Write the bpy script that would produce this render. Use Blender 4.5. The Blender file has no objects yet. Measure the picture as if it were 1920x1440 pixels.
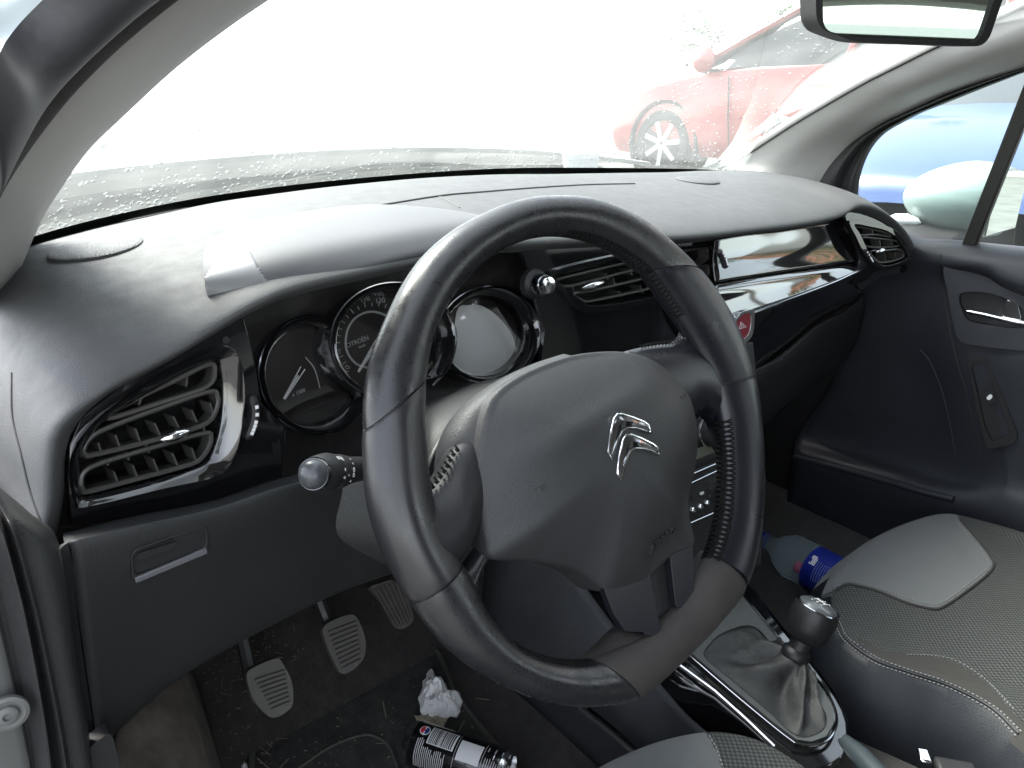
import bpy, bmesh, math, random
from mathutils import Vector, Matrix, noise
from mathutils.geometry import tessellate_polygon
random.seed(7)
S = bpy.context.scene
COL = S.collection
R = math.radians
# ---------------------------------------------------------------- camera, sky, sun, exposure
CAM = Vector((-0.3874, -0.3412, 0.2348)); YAW, PITCH, ROLL = R(41.39), R(-20.3), R(0.37); FPX = 1385.6
FW = Vector((math.sin(YAW)*math.cos(PITCH), math.cos(YAW)*math.cos(PITCH), math.sin(PITCH)))
r0 = FW.cross(Vector((0, 0, 1))).normalized(); u0 = r0.cross(FW)
RT = math.cos(ROLL)*r0 + math.sin(ROLL)*u0
UP = -math.sin(ROLL)*r0 + math.cos(ROLL)*u0
cam = bpy.data.cameras.new('camera'); camo = bpy.data.objects.new('camera', cam); COL.objects.link(camo)
camo.matrix_world = Matrix(((RT.x, UP.x, -FW.x, CAM.x), (RT.y, UP.y, -FW.y, CAM.y), (RT.z, UP.z, -FW.z, CAM.z), (0, 0, 0, 1)))
cam.sensor_width = 36; cam.lens = FPX/1920*36; cam.clip_start = 0.01; cam.clip_end = 2000
S.camera = camo
SUN_EL, SUN_AZ = R(52), R(-14)          # azimuth from straight ahead, to the left
W_ = bpy.data.worlds.new('World'); S.world = W_; W_.use_nodes = True
nt = W_.node_tree; bg = nt.nodes['Background']
sky = nt.nodes.new('ShaderNodeTexSky'); sky.sky_type = 'NISHITA'; sky.sun_disc = False
sky.sun_elevation = SUN_EL; sky.sun_rotation = SUN_AZ; sky.air_density = 1.0; sky.dust_density = 1.0; sky.ozone_density = 1.0
hsv = nt.nodes.new('ShaderNodeHueSaturation'); hsv.inputs['Saturation'].default_value = .32   # thin overcast: a nearly colourless sky
nt.links.new(sky.outputs[0], hsv.inputs['Color']); nt.links.new(hsv.outputs[0], bg.inputs[0]); bg.inputs[1].default_value = 0.15
sl = bpy.data.lights.new('sun', 'SUN'); sl.energy = 2.2; sl.angle = R(32); sl.color = (1, 0.96, 0.9)
so = bpy.data.objects.new('sun', sl); COL.objects.link(so)
sd = Vector((math.sin(SUN_AZ)*math.cos(SUN_EL), math.cos(SUN_AZ)*math.cos(SUN_EL), math.sin(SUN_EL)))
so.rotation_euler = sd.to_track_quat('Z', 'Y').to_euler()
S.view_settings.view_transform = 'Standard'; S.view_settings.look = 'None'
S.view_settings.exposure = 2.8; S.view_settings.gamma = 1
S.render.engine = 'CYCLES'

# ---------------------------------------------------------------- photo pixel -> place helpers
def ray(px, py): return FW*FPX + RT*(px-960) - UP*(py-720)
def U(px, py, x=None, y=None, z=None):
    d = ray(px, py)
    if x is not None: t = (x-CAM.x)/d.x
    elif y is not None: t = (y-CAM.y)/d.y
    else: t = (z-CAM.z)/d.z
    return CAM + d*t
class Plane:
    """a real plane in the car: point, normal; local frame a (right), b (up)"""
    def __init__(s, p, n, right=(1, 0, 0)):
        s.p = Vector(p); s.n = Vector(n).normalized()
        s.a = (Vector(right) - s.n*Vector(right).dot(s.n)).normalized(); s.b = s.n.cross(s.a)
    def hit(s, px, py, off=0):
        d = ray(px, py); t = ((s.p-CAM).dot(s.n)+off)/d.dot(s.n); return CAM+d*t
    def loc(s, px, py, off=0):
        v = s.hit(px, py, off)-s.p; return (v.dot(s.a), v.dot(s.b))
    def pt(s, a, b, off=0): return s.p + s.a*a + s.b*b + s.n*off
T_ = R(24.06)
WH = Plane((0, 0, 0), (0, -math.cos(T_), math.sin(T_)))     # steering wheel plane, n towards driver
def proj(P):
    d = Vector(P)-CAM; z = d.dot(FW); return (960+FPX*d.dot(RT)/z, 720-FPX*d.dot(UP)/z)
def inpoly(x, y, poly):
    c = False; n = len(poly); j = n-1
    for i in range(n):
        xi, yi = poly[i]; xj, yj = poly[j]
        if (yi > y) != (yj > y) and x < (xj-xi)*(y-yi)/(yj-yi)+xi: c = not c
        j = i
    return c

# ---------------------------------------------------------------- object helpers
WL = {}
def finish(o, parent):
    WL[o.name] = o.location.copy()
    if parent is not None:
        o.parent = parent; o.matrix_parent_inverse = Matrix.Translation(-WL[parent.name])
    return o
def obj(name, verts, faces, m, parent=None, smooth=True, label=None, cat=None, group=None, kind=None, angle=40, org=None, mats=None, fm=None):
    vs = [Vector(v) for v in verts]
    lo = Vector((min(v.x for v in vs), min(v.y for v in vs), min(v.z for v in vs)))
    hi = Vector((max(v.x for v in vs), max(v.y for v in vs), max(v.z for v in vs)))
    c = Vector(org) if org is not None else Vector(((lo.x+hi.x)/2, (lo.y+hi.y)/2, lo.z))
    me = bpy.data.meshes.new(name); me.from_pydata([v-c for v in vs], [], faces)
    bm = bmesh.new(); bm.from_mesh(me); bmesh.ops.recalc_face_normals(bm, faces=bm.faces); bm.to_mesh(me); bm.free()
    me.materials.append(m)
    if smooth:
        me.polygons.foreach_set('use_smooth', [True]*len(me.polygons))
        if angle: me.set_sharp_from_angle(angle=R(angle))
    o = bpy.data.objects.new(name, me); COL.objects.link(o); o.location = c
    tag(o, label, cat, group, kind)
    return finish(o, parent)
def tag(o, label=None, cat=None, group=None, kind=None):
    if label: o['label'] = label
    if cat: o['category'] = cat
    if group: o['group'] = group
    if kind: o['kind'] = kind
    return o
def thing(name, loc, label, cat, group=None):
    o = bpy.data.objects.new(name, None); COL.objects.link(o); o.location = loc; o.empty_display_size = .05
    tag(o, label, cat, group); WL[o.name] = Vector(loc); return o
def bevel(o, w=.0015, seg=2, ang=35):
    b = o.modifiers.new('bevel', 'BEVEL'); b.width = w; b.segments = seg; b.limit_method = 'ANGLE'; b.angle_limit = R(ang); return o
def solid(o, t=.004, off=-1):
    s = o.modifiers.new('solidify', 'SOLIDIFY'); s.thickness = t; s.offset = off; return o
def cr(p0, p1, p2, p3, t):
    return 0.5*((2*p1)+(p2-p0)*t+(2*p0-5*p1+4*p2-p3)*t*t+(3*p1-p0-3*p2+p3)*t*t*t)
def spline(pts, n=8, closed=False):
    """Catmull-Rom through Vectors"""
    P = [Vector(p) for p in pts]; out = []; N = len(P)
    for i in range(N if closed else N-1):
        if closed: a, b, c, d = P[i-1], P[i], P[(i+1) % N], P[(i+2) % N]
        else:
            b, c = P[i], P[i+1]; a = P[i-1] if i else b*2-c; d = P[i+2] if i+2 < N else c*2-b
        for k in range(n): out.append(cr(a, b, c, d, k/n))
    if not closed: out.append(P[-1])
    return out
def resample(pts, n):
    L = [0]
    for a, b in zip(pts, pts[1:]): L.append(L[-1]+(Vector(b)-Vector(a)).length)
    out = []; j = 0
    for i in range(n):
        s = L[-1]*i/(n-1)
        while j < len(L)-2 and L[j+1] < s: j += 1
        t = (s-L[j])/max(1e-9, L[j+1]-L[j]); out.append(Vector(pts[j]).lerp(Vector(pts[j+1]), min(1, max(0, t))))
    return out
def grid_faces(nr, nc, cr_=False, cc=False):
    f = []
    for i in range(nr if cr_ else nr-1):
        for j in range(nc if cc else nc-1):
            a = i*nc+j; b = i*nc+(j+1) % nc; c = ((i+1) % nr)*nc+(j+1) % nc; d = ((i+1) % nr)*nc+j
            f.append((a, b, c, d))
    return f
def patch_pts(rows, su=6, sv=6, ncol=None):
    rr = [spline(r, su) for r in rows]
    if ncol: rr = [resample(r, ncol) for r in rr]
    nc = len(rr[0]); cols = [spline([r[j] for r in rr], sv) for j in range(nc)]
    return [[cols[j][i] for j in range(nc)] for i in range(len(cols[0]))]
def patch(name, rows, m, parent=None, su=6, sv=6, ncol=None, thick=None, fn=None, **k):
    g = patch_pts(rows, su, sv, ncol)
    if fn: g = [[fn(p) for p in r] for r in g]
    v = [p for r in g for p in r]
    o = obj(name, v, grid_faces(len(g), len(g[0])), m, parent, **k)
    if thick: solid(o, thick)
    return o
def frames(pts, closed=False):
    n = len(pts); T = []
    for i in range(n):
        a = pts[i-1] if (i or closed) else pts[i]; b = pts[(i+1) % n] if (i < n-1 or closed) else pts[i]
        T.append((b-a).normalized())
    nrm = T[0].orthogonal().normalized(); out = []
    for i in range(n):
        nrm = (nrm-T[i]*nrm.dot(T[i])).normalized(); out.append((nrm.copy(), T[i].cross(nrm)))
    return out
def tube_geo(pts, r, seg=10, closed=False, V=None, F=None):
    V = [] if V is None else V; F = [] if F is None else F
    pts = [Vector(p) for p in pts]; fr = frames(pts, closed); n = len(pts); b0 = len(V)
    rr = r if isinstance(r, (list, tuple)) else [r]*n
    for p, (a, b), q in zip(pts, fr, rr):
        for k in range(seg):
            t = 2*math.pi*k/seg; V.append(p+a*math.cos(t)*q+b*math.sin(t)*q)
    for f in grid_faces(n, seg, closed, True): F.append(tuple(b0+i for i in f))
    if not closed:
        F.append(tuple(b0+i for i in range(seg))[::-1]); F.append(tuple(b0+(n-1)*seg+i for i in range(seg)))
    return V, F
def tube(name, pts, r, m, parent=None, seg=10, closed=False, **k):
    V, F = tube_geo(pts, r, seg, closed); return obj(name, V, F, m, parent, **k)
def lathe_geo(prof, o, axis, seg=32, V=None, F=None, xdir=None, sx=1, sy=1):
    """prof: list of (radius, height)"""
    V = [] if V is None else V; F = [] if F is None else F
    ax = Vector(axis).normalized(); a = (Vector(xdir)-ax*Vector(xdir).dot(ax)).normalized() if xdir else ax.orthogonal().normalized(); b = ax.cross(a); b0 = len(V)
    for r, h in prof:
        for k in range(seg):
            t = 2*math.pi*k/seg; V.append(Vector(o)+ax*h+a*r*sx*math.cos(t)+b*r*sy*math.sin(t))
    for f in grid_faces(len(prof), seg, False, True): F.append(tuple(b0+i for i in f))
    F.append(tuple(b0+i for i in range(seg))[::-1]); n = len(prof)-1; F.append(tuple(b0+n*seg+i for i in range(seg)))
    return V, F
def lathe(name, prof, o, axis, m, parent=None, seg=32, **k):
    kk = {q: k.pop(q) for q in ('xdir', 'sx', 'sy') if q in k}
    V, F = lathe_geo(prof, o, axis, seg, **kk); return obj(name, V, F, m, parent, **k)
def rc(pts, r, n=4):
    """round the corners of a 2D polygon"""
    out = []; N = len(pts)
    for i in range(N):
        p = Vector(pts[i]); a = Vector(pts[i-1]); b = Vector(pts[(i+1) % N])
        la = (a-p).length; lb = (b-p).length; q = min(r, la*.45, lb*.45)
        A = p+(a-p).normalized()*q; B = p+(b-p).normalized()*q
        for k in range(n+1):
            t = k/n; out.append(A*(1-t)**2+p*2*t*(1-t)+B*t*t)
    return out
def plate_geo(pl, outer, holes, off0, off1, V=None, F=None, fn=None):
    """outer/holes: 2D local coordinates on plane pl; solid between off0 (back) and off1 (front)"""
    V = [] if V is None else V; F = [] if F is None else F
    loops = [[Vector((q[0], q[1], 0)) for q in lp] for lp in [outer]+list(holes)]
    tris = tessellate_polygon(loops); flat = [p for lp in loops for p in lp]; n = len(flat); b0 = len(V)
    for off in (off0, off1):
        for p in flat: V.append(pl.pt(p.x, p.y, off))
    for t in tris:
        F.append((b0+n+t[0], b0+n+t[1], b0+n+t[2])); F.append((b0+t[2], b0+t[1], b0+t[0]))
    s = 0
    for lp in loops:
        k = len(lp)
        for i in range(k):
            j = (i+1) % k; F.append((b0+s+i, b0+s+j, b0+n+s+j, b0+n+s+i))
        s += k
    return V, F
def plate(name, pl, outer, holes, off0, off1, m, parent=None, bev=.001, **k):
    V, F = plate_geo(pl, outer, holes, off0, off1)
    o = obj(name, V, F, m, parent, smooth=True, angle=30, **k)
    if bev: bevel(o, bev, 2, 40)
    return o
def L(pl, pts, off=0): return [pl.loc(a, b, off) for a, b in pts]
def sm2(pts, n=5):
    return [(v.x, v.y) for v in spline([Vector((a, b, 0)) for a, b in pts], n, True)]
def box_geo(c, s, rot=None, V=None, F=None):
    V = [] if V is None else V; F = [] if F is None else F; b0 = len(V)
    M = rot if rot is not None else Matrix.Identity(3)
    for x in (-1, 1):
        for y in (-1, 1):
            for z in (-1, 1): V.append(Vector(c)+M @ Vector((x*s[0]/2, y*s[1]/2, z*s[2]/2)))
    for f in ((0, 1, 3, 2), (4, 6, 7, 5), (0, 4, 5, 1), (2, 3, 7, 6), (0, 2, 6, 4), (1, 5, 7, 3)): F.append(tuple(b0+i for i in f))
    return V, F
def box(name, c, s, m, parent=None, rot=None, bev=.002, **k):
    V, F = box_geo(c, s, rot); o = obj(name, V, F, m, parent, smooth=True, angle=30, **k)
    if bev: bevel(o, bev, 2)
    return o
def text(name, s, size, P, xd, yd, m, parent=None, ext=.0002, bold=0, **k):
    cu = bpy.data.curves.new('t', 'FONT'); cu.body = s; cu.size = size; cu.extrude = ext; cu.align_x = 'CENTER'; cu.align_y = 'CENTER'; cu.resolution_u = 3; cu.offset = bold
    to = bpy.data.objects.new('t', cu); COL.objects.link(to)
    dg = bpy.context.evaluated_depsgraph_get(); me = bpy.data.meshes.new_from_object(to.evaluated_get(dg))
    bpy.data.objects.remove(to); xd = Vector(xd).normalized(); yd = (Vector(yd)-xd*Vector(yd).dot(xd)).normalized(); zd = xd.cross(yd)
    V = [Vector(P)+xd*v.co.x+yd*v.co.y+zd*v.co.z for v in me.vertices]; F = [tuple(p.vertices) for p in me.polygons]
    return obj(name, V, F, m, parent, smooth=False, **k)

# ---------------------------------------------------------------- materials
def mat(name, col, rough=.5, metal=0, bump=None, var=0, vscale=8, dust=0, dustcol=(.35, .33, .30), coat=0, spec=.5, rvar=0, sheen=0, trans=0, ior=1.45, specks=0, bump2=None, dscale=14):
    m = bpy.data.materials.new(name); m.use_nodes = True; nt = m.node_tree; N = nt.nodes; K = nt.links; b = N['Principled BSDF']
    b.inputs['Base Color'].default_value = (*col, 1); b.inputs['Roughness'].default_value = rough; b.inputs['Metallic'].default_value = metal
    b.inputs['Specular IOR Level'].default_value = spec; b.inputs['Coat Weight'].default_value = coat; b.inputs['Coat Roughness'].default_value = .04
    b.inputs['Sheen Weight'].default_value = sheen; b.inputs['Transmission Weight'].default_value = trans; b.inputs['IOR'].default_value = ior
    tc = N.new('ShaderNodeTexCoord'); co = tc.outputs['Object']; c = None
    def nz(scale, detail=4, rough_=.6):
        n = N.new('ShaderNodeTexNoise'); n.inputs['Scale'].default_value = scale; n.inputs['Detail'].default_value = detail; n.inputs['Roughness'].default_value = rough_; K.new(co, n.inputs['Vector']); return n.outputs['Fac']
    def ramp(x, a, b_):
        r = N.new('ShaderNodeMapRange'); r.inputs[1].default_value = a; r.inputs[2].default_value = b_; K.new(x, r.inputs[0]); return r.outputs[0]
    def mix(f, A, B):
        x = N.new('ShaderNodeMix'); x.data_type = 'RGBA'
        if isinstance(f, float): x.inputs[0].default_value = f
        else: K.new(f, x.inputs[0])
        for s_, v in ((6, A), (7, B)):
            if isinstance(v, tuple): x.inputs[s_].default_value = (*v, 1)
            else: K.new(v, x.inputs[s_])
        return x.outputs[2]
    c = tuple(col)
    if var:
        c = mix(ramp(nz(vscale), .3, .7), tuple(max(0, q*(1-var)) for q in col), tuple(q*(1+var) for q in col))
    if dust:
        f = ramp(nz(dscale, 8, .7), .42, .75); g = ramp(nz(dscale*22, 3, .6), .35, .75)
        mm = N.new('ShaderNodeMath'); mm.operation = 'MULTIPLY'; K.new(f, mm.inputs[0]); K.new(g, mm.inputs[1])
        m2 = N.new('ShaderNodeMath'); m2.operation = 'MULTIPLY'; K.new(mm.outputs[0], m2.inputs[0]); m2.inputs[1].default_value = dust
        c = mix(m2.outputs[0], c, dustcol)
        ra = N.new('ShaderNodeMath'); ra.operation = 'MULTIPLY_ADD'; K.new(m2.outputs[0], ra.inputs[0]); ra.inputs[1].default_value = .6; ra.inputs[2].default_value = rough; K.new(ra.outputs[0], b.inputs['Roughness'])
    if specks:
        v = N.new('ShaderNodeTexVoronoi'); v.inputs['Scale'].default_value = 130; K.new(co, v.inputs['Vector'])
        s = ramp(v.outputs['Distance'], specks, specks*.5); g = ramp(nz(20, 2), .5, .62)
        mm = N.new('ShaderNodeMath'); mm.operation = 'MULTIPLY'; K.new(s, mm.inputs[0]); K.new(g, mm.inputs[1]); c = mix(mm.outputs[0], c, (.5, .5, .48))
    if not isinstance(c, tuple): K.new(c, b.inputs['Base Color'])
    if rvar and not dust:
        rr = N.new('ShaderNodeMapRange'); K.new(nz(vscale*3, 5), rr.inputs[0]); rr.inputs[1].default_value = .3; rr.inputs[2].default_value = .7
        rr.inputs[3].default_value = max(0, rough-rvar); rr.inputs[4].default_value = rough+rvar; K.new(rr.outputs[0], b.inputs['Roughness'])
    prev = None
    for bb in (bump, bump2):
        if not bb: continue
        kind, scale, st, dist = bb
        if kind == 'noise': h = nz(scale, 3)
        elif kind == 'cell':
            v = N.new('ShaderNodeTexVoronoi'); v.feature = 'DISTANCE_TO_EDGE'; v.inputs['Scale'].default_value = scale; K.new(co, v.inputs['Vector']); h = ramp(v.outputs[0], 0, .25)
        elif kind == 'weave':
            sx = N.new('ShaderNodeSeparateXYZ'); K.new(co, sx.inputs[0]); outs = []
            for i in (0, 1):
                if i: 
                    ad = N.new('ShaderNodeMath'); ad.operation = 'ADD'; K.new(sx.outputs[1], ad.inputs[0]); K.new(sx.outputs[2], ad.inputs[1]); src = ad.outputs[0]
                else: src = sx.outputs[0]
                q = N.new('ShaderNodeMath'); q.operation = 'MULTIPLY'; K.new(src, q.inputs[0]); q.inputs[1].default_value = scale
                w = N.new('ShaderNodeMath'); w.operation = 'SINE'; K.new(q.outputs[0], w.inputs[0]); outs.append(w.outputs[0])
            q = N.new('ShaderNodeMath'); q.operation = 'MULTIPLY'; K.new(outs[0], q.inputs[0]); K.new(outs[1], q.inputs[1]); h = q.outputs[0]
        bn = N.new('ShaderNodeBump'); bn.inputs['Strength'].default_value = st; bn.inputs['Distance'].default_value = dist; K.new(h, bn.inputs['Height'])
        if prev is not None: K.new(prev, bn.inputs['Normal'])
        prev = bn.outputs[0]
    if prev is not None: K.new(prev, b.inputs['Normal'])
    return m
def weave_mat(name, c1, c2, scale, rough=.85):
    m = mat(name, c1, rough, bump=('weave', scale, .5, .0008)); nt = m.node_tree; N = nt.nodes; K = nt.links; b = N['Principled BSDF']
    sine = [n for n in N if n.type == 'MATH' and n.operation == 'MULTIPLY' and n.inputs[0].is_linked and n.inputs[1].is_linked][-1]
    mr = N.new('ShaderNodeMapRange'); K.new(sine.outputs[0], mr.inputs[0]); mr.inputs[1].default_value = -.3; mr.inputs[2].default_value = .5
    x = N.new('ShaderNodeMix'); x.data_type = 'RGBA'; K.new(mr.outputs[0], x.inputs[0]); x.inputs[6].default_value = (*c1, 1); x.inputs[7].default_value = (*c2, 1); K.new(x.outputs[2], b.inputs['Base Color']); return m
def glass(name, tint, dust=.05, refl=.08, dustcol=(.8, .85, .8)):
    m = bpy.data.materials.new(name); m.use_nodes = True; nt = m.node_tree; N = nt.nodes; K = nt.links; N.remove(N['Principled BSDF']); out = N['Material Output']
    t = N.new('ShaderNodeBsdfTransparent'); t.inputs[0].default_value = (*tint, 1)
    g = N.new('ShaderNodeBsdfGlossy'); g.inputs['Roughness'].default_value = .02
    d = N.new('ShaderNodeBsdfTranslucent'); d.inputs[0].default_value = (*dustcol, 1)
    fr = N.new('ShaderNodeFresnel'); fr.inputs[0].default_value = 1.45
    fm = N.new('ShaderNodeMath'); fm.operation = 'MULTIPLY'; fm.inputs[1].default_value = refl; K.new(fr.outputs[0], fm.inputs[0])
    a = N.new('ShaderNodeMixShader'); K.new(fm.outputs[0], a.inputs[0]); K.new(t.outputs[0], a.inputs[1]); K.new(g.outputs[0], a.inputs[2])
    b = N.new('ShaderNodeMixShader'); K.new(a.outputs[0], b.inputs[1]); K.new(d.outputs[0], b.inputs[2])
    tc = N.new('ShaderNodeTexCoord'); n = N.new('ShaderNodeTexNoise'); n.inputs['Scale'].default_value = 9; n.inputs['Detail'].default_value = 8; K.new(tc.outputs['Object'], n.inputs['Vector'])
    r = N.new('ShaderNodeMapRange'); r.inputs[1].default_value = .3; r.inputs[2].default_value = .7; r.inputs[3].default_value = dust*.6; r.inputs[4].default_value = dust*1.4; K.new(n.outputs['Fac'], r.inputs[0]); K.new(r.outputs[0], b.inputs[0])
    K.new(b.outputs[0], out.inputs[0]); return m

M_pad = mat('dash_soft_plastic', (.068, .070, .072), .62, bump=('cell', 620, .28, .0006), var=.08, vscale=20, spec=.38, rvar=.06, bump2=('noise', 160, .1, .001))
M_hood = mat('hood_satin_plastic', (.078, .080, .086), .55, bump=('cell', 900, .25, .0004), spec=.42)
M_hoodtip = mat('hood_silver_plastic', (.17, .175, .182), .4, metal=.1, bump=('noise', 900, .08, .0003), spec=.6)
M_gloss = mat('piano_black', (.006, .006, .007), .05, coat=1, dust=.05, dustcol=(.16, .15, .14), dscale=18)
M_glossc = mat('piano_black_clean', (.006, .006, .007), .04, coat=1, dust=.02, dustcol=(.2, .19, .18), dscale=18)
M_dusty = mat('dusty_black_plastic', (.014, .013, .013), .38, dust=.55, dustcol=(.12, .105, .092), dscale=26, bump=('noise', 400, .15, .0005))
M_dark = mat('matt_black_plastic', (.012, .012, .013), .55, bump=('noise', 500, .15, .0005))
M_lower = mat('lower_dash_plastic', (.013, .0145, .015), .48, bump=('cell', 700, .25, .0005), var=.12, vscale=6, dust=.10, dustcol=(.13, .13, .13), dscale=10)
M_side = mat('side_trim_plastic', (.030, .032, .032), .5, bump=('cell', 600, .25, .0005), dust=.15, dustcol=(.15, .15, .14))
M_slat = mat('vent_slat_plastic', (.05, .048, .045), .36, dust=.22, dustcol=(.13, .12, .11))
M_chrome = mat('chrome', (.85, .86, .88), .13, metal=1)
M_badge = mat('badge_chrome', (.8, .81, .83), .24, metal=1)
M_chromed = mat('dark_chrome', (.35, .36, .38), .12, metal=1)
M_leather = mat('wheel_leather', (.013, .0135, .015), .30, bump=('cell', 700, .10, .0004), bump2=('noise', 60, .06, .001), spec=.6, rvar=.09, var=.15, vscale=30)
M_leather2 = mat('worn_leather', (.014, .014, .0155), .34, bump=('cell', 620, .10, .0004), bump2=('noise', 90, .03, .001), spec=.65, rvar=.10, specks=.02)
M_spoke = mat('spoke_leather', (.014, .014, .0155), .5, bump=('cell', 620, .14, .0005), spec=.35)
M_gripdark = mat('grip_leather', (.007, .007, .0105), .33, bump=('cell', 600, .10, .0004), bump2=('noise', 50, .05, .001), spec=.55, rvar=.08, specks=.018)
M_pad2 = mat('airbag_plastic', (.025, .026, .0275), .47, bump=('cell', 620, .28, .0007), spec=.45, rvar=.04, specks=.022)
M_worn = mat('worn_brown_foam', (.030, .027, .025), .8, bump=('noise', 500, .5, .001), var=.25, vscale=25, dust=.3, dustcol=(.11, .095, .085))
M_stitch = mat('black_thread', (.009, .009, .009), 1, spec=.1)
M_thread = mat('grey_thread', (.20, .205, .20), .8)
M_cream = mat('pillar_grey_plastic', (.42, .415, .40), .45, bump=('noise', 700, .12, .0005), var=.03, vscale=6)
M_rubber = mat('door_seal_rubber', (.022, .022, .023), .5, bump=('noise', 500, .3, .0006), dust=.3, dustcol=(.10, .095, .085))
M_felt = mat('seal_flock', (.045, .043, .042), .9, bump=('noise', 900, .6, .001), dust=.3, dustcol=(.1, .09, .08))
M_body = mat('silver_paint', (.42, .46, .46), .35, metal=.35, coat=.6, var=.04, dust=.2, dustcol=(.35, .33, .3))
M_carpet = mat('carpet', (.022, .019, .017), .95, bump=('noise', 900, .9, .003), var=.5, vscale=60, dust=.35, dustcol=(.14, .115, .095), sheen=.15, dscale=9)
M_carpet2 = mat('footrest_carpet', (.15, .128, .108), .95, bump=('noise', 800, .9, .003), var=.35, vscale=30, dust=.4, dustcol=(.17, .14, .12), dscale=9)
M_mat = mat('floor_mat_fabric', (.034, .035, .032), .95, bump=('noise', 1100, .9, .002), var=.4, vscale=40, dust=.35, dustcol=(.13, .12, .10), dscale=12)
M_mate = mat('mat_binding', (.06, .058, .052), .85, bump=('noise', 900, .5, .001))
M_pedal = mat('pedal_rubber', (.070, .066, .060), .65, dust=.8, dustcol=(.20, .185, .165), dscale=30, bump=('noise', 300, .4, .001))
M_steel = mat('pedal_steel', (.07, .07, .07), .4, metal=.8)
M_seatg = mat('seat_grey_fabric', (.084, .088, .091), .9, bump=('noise', 1500, .4, .0006), var=.05, vscale=40, sheen=.1, specks=.012)
M_seatk = weave_mat('seat_knit_fabric', (.012, .013, .013), (.050, .054, .052), 950)
M_seatl = mat('seat_leatherette', (.009, .011, .015), .5, bump=('cell', 500, .2, .0007), spec=.4)
M_seatb = mat('seat_brown_fabric', (.026, .025, .023), .9, bump=('noise', 1300, .4, .0006))
M_gaiter = mat('gaiter_leather', (.022, .023, .0225), .55, bump=('cell', 600, .2, .0006), bump2=('noise', 60, .3, .002), dust=.5, dustcol=(.2, .2, .185), dscale=16)
M_console = mat('console_satin', (.055, .058, .056), .38, bump=('noise', 500, .08, .0004), dust=.2, dustcol=(.25, .25, .23))
M_knob = mat('gear_knob_leather', (.012, .012, .013), .42, bump=('cell', 500, .2, .0006))
M_white = mat('white_print', (.75, .75, .75), .6)
M_dimp = mat('dim_print', (.45, .46, .46), .6)
M_red = mat('hazard_red', (.18, .02, .03), .35, coat=.5)
M_dial = mat('dial_face', (.010, .009, .010), .5, dust=.25, dustcol=(.06, .05, .05))
M_screenglare = mat('dial_screen_glare', (.88, .90, .90), .35, var=.03)  # near-white colour stands in for the sky reflected in the gauge lens
M_mirror = mat('mirror_silver', (.62, .70, .66), .015, metal=1)
M_door = mat('door_plastic', (.022, .024, .031), .5, bump=('cell', 700, .2, .0005), var=.08, spec=.5)
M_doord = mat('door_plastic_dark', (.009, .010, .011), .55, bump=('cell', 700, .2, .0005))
M_tissue = mat('tissue_paper', (.74, .74, .73), .9, bump=('noise', 260, .5, .002), var=.05)
M_leaf = mat('dry_napkin', (.33, .29, .21), .85, bump=('noise', 200, .5, .002), var=.2, vscale=60)
M_can = mat('can_black_print', (.008, .008, .009), .22, metal=.3, coat=.5)
M_alu = mat('can_aluminium', (.72, .73, .74), .22, metal=1, bump=('noise', 200, .08, .0005))
M_blue = mat('bottle_label_blue', (.008, .018, .20), .35, coat=.3)
M_pet = mat('bottle_plastic', (.75, .9, .97), .05, trans=.92, ior=1.18, bump=('noise', 90, .5, .003), spec=.9)
M_pink = mat('pink_print', (.45, .03, .11), .6)
M_redcar = mat('red_paint', (.32, .06, .055), .3, coat=.8)
M_bluecar = mat('blue_paint', (.020, .050, .15), .4, coat=.3)
M_carglass = mat('car_glass_dark', (.03, .035, .035), .05, coat=.5)
M_tyre = mat('tyre_rubber', (.02, .02, .02), .8)
M_alloy = mat('alloy', (.45, .46, .47), .3, metal=.7)
M_lens = mat('headlight_lens', (.6, .63, .66), .08, coat=1, metal=.3)
M_asphalt = mat('asphalt', (.15, .148, .14), .9, bump=('noise', 60, .5, .01), var=.25, vscale=3)
M_wall = mat('rendered_wall', (.62, .60, .55), .9, bump=('noise', 20, .3, .01), var=.05)
M_leaves = mat('tree_leaves', (.06, .10, .035), .6, var=.4, vscale=3)
M_bark = mat('bark', (.12, .09, .07), .9, bump=('noise', 30, .8, .02))
M_paper = mat('white_plastic_sheet', (.78, .79, .80), .4)
M_cowl = mat('cowl_plastic', (.012, .014, .013), .6, bump=('noise', 300, .4, .002), dust=.3, dustcol=(.16, .17, .15))
M_head = mat('headliner_fabric', (.42, .40, .37), .95, bump=('noise', 900, .3, .001))
M_ws = glass('windshield_glass', (.93, .97, .94), .05, .55)
M_win = glass('window_glass', (.86, .93, .90), .035, .6)
M_lensg = glass('gauge_lens', (.95, .95, .95), .012, .9, (.5, .45, .4))
M_bodyshade = mat('silver_paint_shaded', (.10, .103, .10), .55, dust=.3, dustcol=(.12, .11, .1))  # silver body paint, darkened to carry the open door's shade on the doorway
M_frit = mat('frit_band', (.012, .013, .011), .35)
M_drop = mat('water_drop', (.9, .95, .93), .05, trans=.6, ior=1.33)
M_debris = mat('straw_debris', (.17, .14, .10), .9, var=.3, vscale=300)
M_bits = mat('pale_grit', (.14, .13, .115), .9, var=.3, vscale=300)
M_emb = mat('blind_emboss', (.024, .025, .027), .35)

# ================================================================ SETTING
GZ = -0.98
V = [(-60, -60, GZ), (90, -60, GZ), (90, 90, GZ), (-60, 90, GZ)]
obj('ground', V, [(0, 1, 2, 3)], M_asphalt, smooth=False, kind='structure')

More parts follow.
